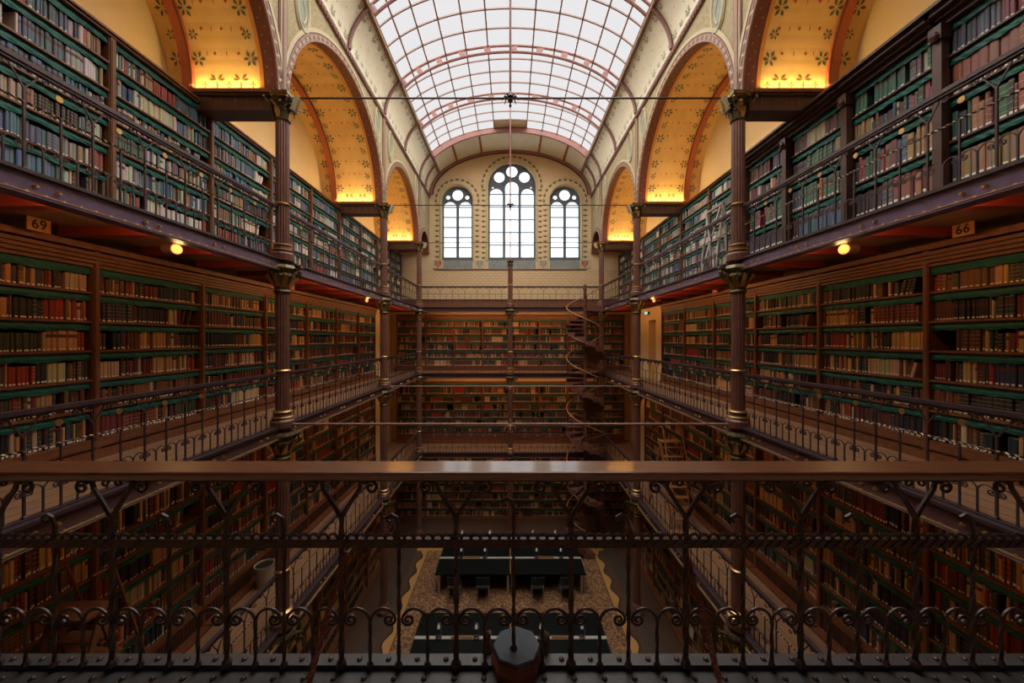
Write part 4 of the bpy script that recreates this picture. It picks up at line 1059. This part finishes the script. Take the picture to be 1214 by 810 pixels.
# ------------------------------------------------------------------ tie rods, hanging rods
def rod(name, label, pts, r, mt, boss=None, cat='tie rod'):
    t = thing(name, label, cat, pts[0])
    a = Vector(pts[0]); m = MB(); m.tube([tuple(Vector(p) - a) for p in pts], r, mt, 8); m.build('rod', t, True)
    if boss:
        m = MB(); bx = Vector(boss) - a
        K = 0.78
        m.lathe([(r_*K*0.7, z_*K) for r_, z_ in ((0.02, -0.22), (0.05, -0.18), (0.03, -0.12), (0.10, -0.05), (0.06, 0.0), (0.10, 0.04), (0.03, 0.10), (0.05, 0.14), (0.02, 0.2))], 'iron' if mt == 'iron' else 'trim_mauve', tuple(bx), 10)
        for j in range(8):
            ang = 2*PI*j/8
            m.tube([tuple(bx), tuple(bx + Vector((cos(ang)*0.13, sin(ang)*0.13, 0.05))*K), tuple(bx + Vector((cos(ang)*0.2, sin(ang)*0.2, -0.05))*K)], [0.018, 0.016, 0.008], 'iron' if mt == 'iron' else 'trim_mauve', 6)
        m.build('boss', t)
    return t
for z, w_ in ((6.61, 'near'), (11.9, 'middle'), (16.53, 'far')):
    hh = 4.44
    rod('tie_rod', 'thin dark iron tie rod across the nave between the %s column capitals' % w_, [(-4.05, z, hz(hh)), (4.05, z, hz(hh))], 0.016, 'iron', (0, z, hz(hh)) if z < 16 else None)
    rod('hanger_rod', 'slender mauve rod dropping from the skylight to the %s tie rod' % w_, [(0, z, hz(VH + VB - 0.1)), (0, z, hz(hh + 0.15) if z < 16 else hz(3.75))], 0.022, 'rib_mauve', cat='rod')
    if z < 16: rod('tie_rod', 'mauve tie rod at middle gallery height between the %s columns' % w_, [(-4.1, z, hz(-1.57)), (4.1, z, hz(-1.57))], 0.022, 'trim_mauve', (0, z, hz(-1.62)))

# ------------------------------------------------------------------ spiral stair
sx, sz, sr = 3.25, 15.6, 0.82
t = thing('spiral_staircase', 'dark iron spiral staircase beside the end galleries on the right', 'staircase', (sx, sz, 0))
m = MB(); m.lathe([(0.12, 0), (0.12, 0.2), (0.075, 0.26), (0.07, 11.2), (0.09, 11.25), (0.06, 11.45), (0.0, 11.5)], 'column_paint', n=16); m.build('newel', t, True)
rise = 0.195; nst = int((hz(HF['L3']))/rise); dA = 2*PI/11.28; A0 = PI + 48.6*dA - 0.07
def tread():
    m = MB(); a0, a1 = 0, dA*1.12
    P = [(0.06, a0), (sr, a0), (sr, (a0+a1)/2), (sr, a1), (0.06, a1)]
    pts = [(r*cos(a), r*sin(a)) for r, a in P]; n = len(pts)
    m.add([(x, y, -0.045) for x, y in pts] + [(x, y, 0) for x, y in pts], [tuple(range(n))[::-1], tuple(range(n, 2*n))] + [(i, (i+1) % n, n + (i+1) % n, n+i) for i in range(n)], 'column_paint')
    # riser
    m.add([(0.06, 0, -rise), (sr*0.98, 0, -rise), (sr*0.98, 0, -0.03), (0.06, 0, -0.03)], [(0,1,2,3)], 'column_paint')
    m.add([(sr*cos(a0 + dA*q/3), sr*sin(a0 + dA*q/3), zz - q*rise/3*0) for q in range(4) for zz in (-0.16, 0.03)], [(2*q, 2*q+2, 2*q+3, 2*q+1) for q in range(3)], 'column_paint')
    return m
TM = libmesh('tread', tread)
BM = libmesh('sbal', lambda: MB().tube([(sr*0.96, 0.06, 0), (sr*0.96, 0.06, 0.95)], 0.010, 'iron', 5))
for i in range(1, nst+1):
    a = A0 - i*dA
    inst('tread', TM, t, (0, 0, i*rise), a)
    if i % 1 == 0: inst('baluster', BM, t, (0, 0, i*rise), a)
m = MB(); m.tube([(sr*0.96*cos(A0 - i*dA + 0.07), sr*0.96*sin(A0 - i*dA + 0.07), i*rise + 0.95) for i in [q*0.25 for q in range(4, nst*4+1)]], 0.026, 'ladder_oak', 6); m.build('handrail', t, True)
m = MB(); m.tube([(sr*0.98*cos(A0 - i*dA + 0.07), sr*0.98*sin(A0 - i*dA + 0.07), i*rise - 0.06) for i in [q*0.25 for q in range(4, nst*4+1)]], 0.03, 'column_paint', 4); m.build('stringer', t)

# ------------------------------------------------------------------ reading tables, lamps, chairs
def table(label, zc, dep, strip):
    t = thing('reading_table', label, 'table', (0.0, zc, 0), group='reading tables')
    m = MB()
    for s in (-1, 1): m.box((s*0.02, -dep/2, 0.71), (s*2.68, dep/2, 0.75), 'desk_leather')
    m.build('table_top', t)
    m = MB(); m.box((-2.68, strip-0.05, 0.751), (2.68, strip+0.05, 0.775), 'desk_strip')
    m.build('lamp_strip', t)
    m = MB(); m.box((-0.015, -dep/2, 0.752), (0.015, dep/2, 0.77), 'ladder_oak'); m.build('divider', t)
    for x in (-2.55, -0.08, 0.08, 2.55):
        for y in (-dep/2+0.1, dep/2-0.1):
            m = MB(); m.box((x-0.04, y-0.04, 0), (x+0.04, y+0.04, 0.71), 'steel'); m.build('leg', t)
    m = MB(); m.box((-2.5, -0.02, 0.25), (2.5, 0.02, 0.71), 'black_cloth'); m.build('modesty_panel', t)
    return t
def lamp(x, z, label):
    t = thing('desk_lamp', label, 'lamp', (x, z, 0.775), group='desk lamps')
    m = MB(); m.lathe([(0.09, 0), (0.09, 0.015), (0.03, 0.03), (0.015, 0.05)], 'iron', n=12); m.build('base', t)
    m = MB(); m.tube([(0.07, 0, 0.02), (0.08, 0, 0.30), (0.05, 0, 0.40), (0, 0, 0.40), (0, 0, 0.34)], 0.008, 'steel', 6); m.build('stem', t)
    m = MB(); m.lathe([(0.04, 0.25), (0.042, 0.29), (0.03, 0.33), (0.012, 0.36), (0.012, 0.39), (0.0, 0.40)], 'bulb_white', n=12); m.build('lamp_shade', t, True)
def chair(x, z, rz, label):
    t = thing('reading_chair', label, 'chair', (x, z, 0), rz, 'reading chairs')
    m = MB(); m.box((-0.22, -0.22, 0.43), (0.22, 0.22, 0.48), 'black_cloth'); m.build('seat', t)
    m = MB(); n = 8
    for i in range(n):
        a0, a1 = -0.5 + i/n, -0.5 + (i+1)/n
        m.add([(0.46*a0, -0.22 - 0.03*cos(a0*3), 0.62), (0.46*a1, -0.22 - 0.03*cos(a1*3), 0.62), (0.46*a1, -0.25 - 0.03*cos(a1*3), 0.9), (0.46*a0, -0.25 - 0.03*cos(a0*3), 0.9),
               (0.46*a0, -0.25 - 0.03*cos(a0*3), 0.62), (0.46*a1, -0.25 - 0.03*cos(a1*3), 0.62), (0.46*a1, -0.28 - 0.03*cos(a1*3), 0.9), (0.46*a0, -0.28 - 0.03*cos(a0*3), 0.9)], [(0,1,2,3),(7,6,5,4),(3,2,6,7),(0,4,5,1)], 'black_cloth')
    m.build('backrest', t)
    for dx in (-0.2, 0.2):
        m = MB(); m.tube([(dx, 0.2, 0.43), (dx, 0.22, 0)], 0.014, 'steel', 6); m.build('leg', t)
        m = MB(); m.tube([(dx, -0.25, 0.7), (dx, -0.21, 0.45), (dx, -0.24, 0)], 0.014, 'steel', 6); m.build('leg', t)
TB = [('nearest dark leather reading table with pale lamp strip', 10.0, 1.85, 0.0), ('middle dark leather reading table with pale lamp strip', 13.65, 1.85, 0.0)]
for lab, zc, dep, stp in TB: table(lab, zc, dep, stp)
tb3 = table('dark reading table partly hidden beyond the middle one', 15.02, 0.7, -0.15)
for nm, z, xs_ in (('nearest', 10.0, (-2.0, -0.95, 0.85, 2.0)), ('middle', 13.65, (-1.87, -0.97, 1.0, 1.92)), ('hidden third', 14.87, (-2.0, -0.85, 0.92, 1.85))):
    for i, x in enumerate(xs_): lamp(x, z, 'white-shaded desk lamp on the %s reading table, %s from the left' % (nm, ordw(i+1)))
for nm, z in (('nearest', 8.95), ('middle', 12.6)):
    for i, x in enumerate((-1.95, -0.95, 0.95, 1.95)): chair(x, z, 0.0, 'dark chair at the near side of the %s reading table, %s from the left' % (nm, ordw(i+1)))
for i, (x, z) in enumerate(((-1.35, 10.0), (1.45, 10.0), (-1.45, 13.65), (1.35, 13.65))):
    t = thing('pencil_tray', 'small wooden tray %s of the divider on the %s reading table strip' % ('left' if x < 0 else 'right', 'nearest' if z < 11 else 'middle'), 'tray', (x, z, 0.775))
    m = MB(); m.box((-0.3, -0.035, 0), (0.3, 0.035, 0.008), 'ladder_oak'); m.box((-0.3, -0.04, 0), (0.3, -0.03, 0.03), 'ladder_oak'); m.box((-0.3, 0.03, 0), (0.3, 0.04, 0.03), 'ladder_oak'); m.build('tray_body', t)

# ------------------------------------------------------------------ spot lamps, signs, bin, ladders
def spot(x, z, label, aim):
    s = 1 if x > 0 else -1
    t = thing('spot_lamp', label, 'lamp', (x, z, hz(1.24)), group='spot lamps')
    a = Vector((-s*1.0, aim, -0.10)).normalized()
    m = MB(); p0 = -a*0.21; p1 = a*0.02
    m.tube([tuple(p0 - a*0.02), tuple(p0), tuple(p1)], [0.045, 0.068, 0.072], 'lamp_shell', 18); m.build('housing', t, True)
    m = MB(); m.tube([tuple(p1), tuple(p1 + a*0.012)], [0.068, 0.06], 'lamp_glow', 18); m.build('lens', t)
    m = MB(); m.box((-0.012, -0.05, 0.05), (0.012, 0.05, 0.09), 'lamp_shell'); m.box((-0.02, -0.02, 0.06), (0.02, 0.02, 0.155), 'lamp_shell'); m.build('bracket', t)
    d = bpy.data.lights.new('spot_lamp_light', 'SPOT'); d.energy = 12; d.color = (1.0, 0.6, 0.22); d.spot_size = 2.2; d.shadow_soft_size = 0.06
    o = bpy.data.objects.new('spot_lamp_light', d); COL.objects.link(o); o.location = Vector((x, z, hz(1.24))) + a*0.06; o.rotation_euler = a.to_track_quat('-Z', 'Y').to_euler()
for s in (-1, 1):
    spot(s*4.62, 4.95, 'glowing round spot lamp under the %s top gallery, nearer of the two' % SIDE[s], -0.32)
    spot(s*4.62, 11.5, 'small spot lamp under the %s top gallery, further of the two' % SIDE[s], -0.32)
def sign(x, z, label, text):
    s = 1 if x > 0 else -1
    t = thing('number_sign', label, 'sign', (x, z, hz(1.31)), -s*PI/2, 'shelf number signs')
    m = MB(); m.box((-0.105, -0.006, -0.075), (0.105, 0.006, 0.075), 'sign_wood'); m.build('plate', t)
    if text:
        c = bpy.data.curves.new('number', 'FONT'); c.body = text; c.size = 0.15; c.align_x = 'CENTER'; c.align_y = 'CENTER'; c.extrude = 0.001; c.offset = 0.003; c.space_character = 1.1
        c.materials.append(MATS['sign_ink'])
        fo = bpy.data.objects.new('number_text', c); COL.objects.link(fo); bpy.context.view_layer.update()
        me = bpy.data.meshes.new_from_object(fo.evaluated_get(bpy.context.evaluated_depsgraph_get())); bpy.data.objects.remove(fo)
        o = bpy.data.objects.new('number', me); COL.objects.link(o); o.parent = t; o.location = (0, -0.0075, 0); o.rotation_euler = (PI/2, 0, 0); o.scale = (0.85, 1, 1)
    return t
sign(-5.42, 4.12, 'tan wooden plate with the black number 69 over the left shelves', '69')
sign(5.42, 4.29, 'tan wooden plate with the black number 66 over the right shelves', '66')
sign(-5.42, 8.9, 'small tan plate under the left top gallery beyond the near column', '')
sign(5.42, 9.5, 'small tan plate under the right top gallery beyond the near column', '')
t = thing('exit_sign', 'tiny glowing teal exit light above the yellow niche', 'sign', (5.55, 14.6, hz(1.05)), -PI/2)
m = MB(); m.box((-0.16, -0.02, -0.06), (0.16, 0.06, 0.06), 'iron'); m.build('housing', t)
m = MB(); m.box((-0.15, -0.025, -0.05), (0.15, -0.02, 0.05), 'exit_glow'); m.build('panel', t)
t = thing('waste_bin', 'pale round bin on the left lower gallery floor by the bookcases', 'bin', (-5.25, 7.65, hz(HF['L1'])))
m = MB(); m.lathe([(0.14, 0), (0.18, 0.44), (0.19, 0.46), (0.175, 0.46), (0.165, 0.43), (0.13, 0.03)], 'pot_white', n=24); m.build('body', t, True)
m = MB(); m.lathe([(0.17, 0.425), (0.17, 0.43)], 'sign_ink', n=24); m.build('lid', t)
def ladder(name, label, loc, rz, h, w, mt, run, n, cross=False):
    t = thing(name, label, 'ladder', loc, rz)
    for d in (-1, 1):
        m = MB(); m.bar((d*w/2, 0, 0), (d*w/2, run, h), 0.035, 0.05 if cross else 0.07, mt, (0, -1, 0.2)); m.build('stile', t)
        if not cross:
            m = MB(); m.tube([(d*w/2, -0.12, 0.75), (d*w/2, run-0.12, h+0.45), (d*w/2, run+0.1, h+0.45)], 0.018, mt, 6); m.tube([(d*w/2, 0.03, 0.15), (d*w/2, -0.12, 0.75)], 0.015, mt, 6); m.build('handrail', t)
        m = MB(); m.bar((d*w/2, run*2 + 0.1, 0), (d*w/2, run, h), 0.03, 0.04 if cross else 0.06, mt, (0, -1, 0.2)); m.build('rear_leg', t)
    for i in range(n):
        f = (i+1)/(n+0.5)
        m = MB(); m.box((-w/2, run*f-(0.03 if cross else 0.09), h*f-0.012), (w/2, run*f+(0.03 if cross else 0.09), h*f+0.012), mt); m.build('tread', t)
    m = MB(); m.box((-w/2-0.03, run-0.12 if not cross else run-0.03, h), (w/2+0.03, run+0.18 if not cross else run+0.04, h+0.03), mt); m.build('platform', t)
    if cross:
        m = MB(); m.bar((-w/2, run*2+0.08, 0.1), (w/2, run+0.05, h-0.05), 0.05, 0.03, mt, (0,1,0)); m.bar((w/2, run*2+0.1, 0.1), (-w/2, run+0.07, h-0.05), 0.05, 0.03, mt, (0,1,0)); m.build('cross_brace', t)
    return t
ladder('step_ladder', 'grey step ladder with crossed braces on the right top gallery', (5.3, 9.05, hz(HF['L3'])), PI/2, 1.84, 0.68, 'ladder_grey', 0.12, 2, True)
ladder('library_steps', 'wooden library steps with handrails on the right lower gallery', (4.75, 9.9, hz(HF['L1'])), 0.0, 2.2, 0.55, 'ladder_oak', 0.75, 8)
ladder('library_steps', 'dark wooden library steps on the left lower gallery, behind the near railing', (-4.95, 4.6, hz(HF['L1'])), PI, 2.15, 0.55, 'oak', 0.5, 8)

# books set out face forward on the ground floor shelves
def face_book(x, z, zb, w, h, col, label):
    s_ = 1 if x > 0 else -1
    t = thing('display_book', label, 'book', (x, z, zb), -s_*PI/2, 'books shown face out on the ground floor')
    m = MB(); m.add([(-w/2, -0.006, 0), (w/2, -0.006, 0), (w/2, 0.012, 0), (-w/2, 0.012, 0), (-w/2, 0.014, h), (w/2, 0.014, h), (w/2, 0.027, h), (-w/2, 0.027, h)], [(0,3,2,1),(4,5,6,7),(0,1,5,4),(1,2,6,5),(2,3,7,6),(3,0,4,7)], col); m.build('cover', t)
    m = MB(); m.add([(-w*0.3, -0.0085 + 0.02*0.62, h*0.62), (w*0.3, -0.0085 + 0.02*0.62, h*0.62), (w*0.3, -0.0085 + 0.02*0.8, h*0.8), (-w*0.3, -0.0085 + 0.02*0.8, h*0.8)], [(0,1,2,3)], 'paper'); m.build('title_panel', t)
for nm, c in (('red', (0.55, 0.03, 0.03)), ('tan', (0.50, 0.30, 0.15)), ('white', (0.6, 0.55, 0.48)), ('yellow', (0.55, 0.36, 0.05)), ('dark blue', (0.04, 0.06, 0.12))): mat('cover_' + nm.replace(' ', '_'), c, 0.5)
for sd, spec in ((1, ((8.35, 0.52, 'white'), (8.95, 0.52, 'tan'), (9.65, 0.52, 'red'), (10.3, 0.52, 'white'), (10.9, 0.94, 'tan'), (11.45, 0.52, 'dark blue'))), (-1, ((8.45, 1.36, 'red'), (8.85, 1.36, 'tan'), (9.25, 1.36, 'tan'), (9.95, 1.36, 'yellow'), (10.5, 0.94, 'white'), (11.2, 0.94, 'tan')))):
    for i, (z, zb, nm) in enumerate(spec):
        face_book(sd*5.2, z, zb, 0.20, 0.27, 'cover_' + nm.replace(' ', '_'), '%s book shown face out on the %s ground floor shelves, %s from near end' % (nm, SIDE[sd], ordw(i+1)))
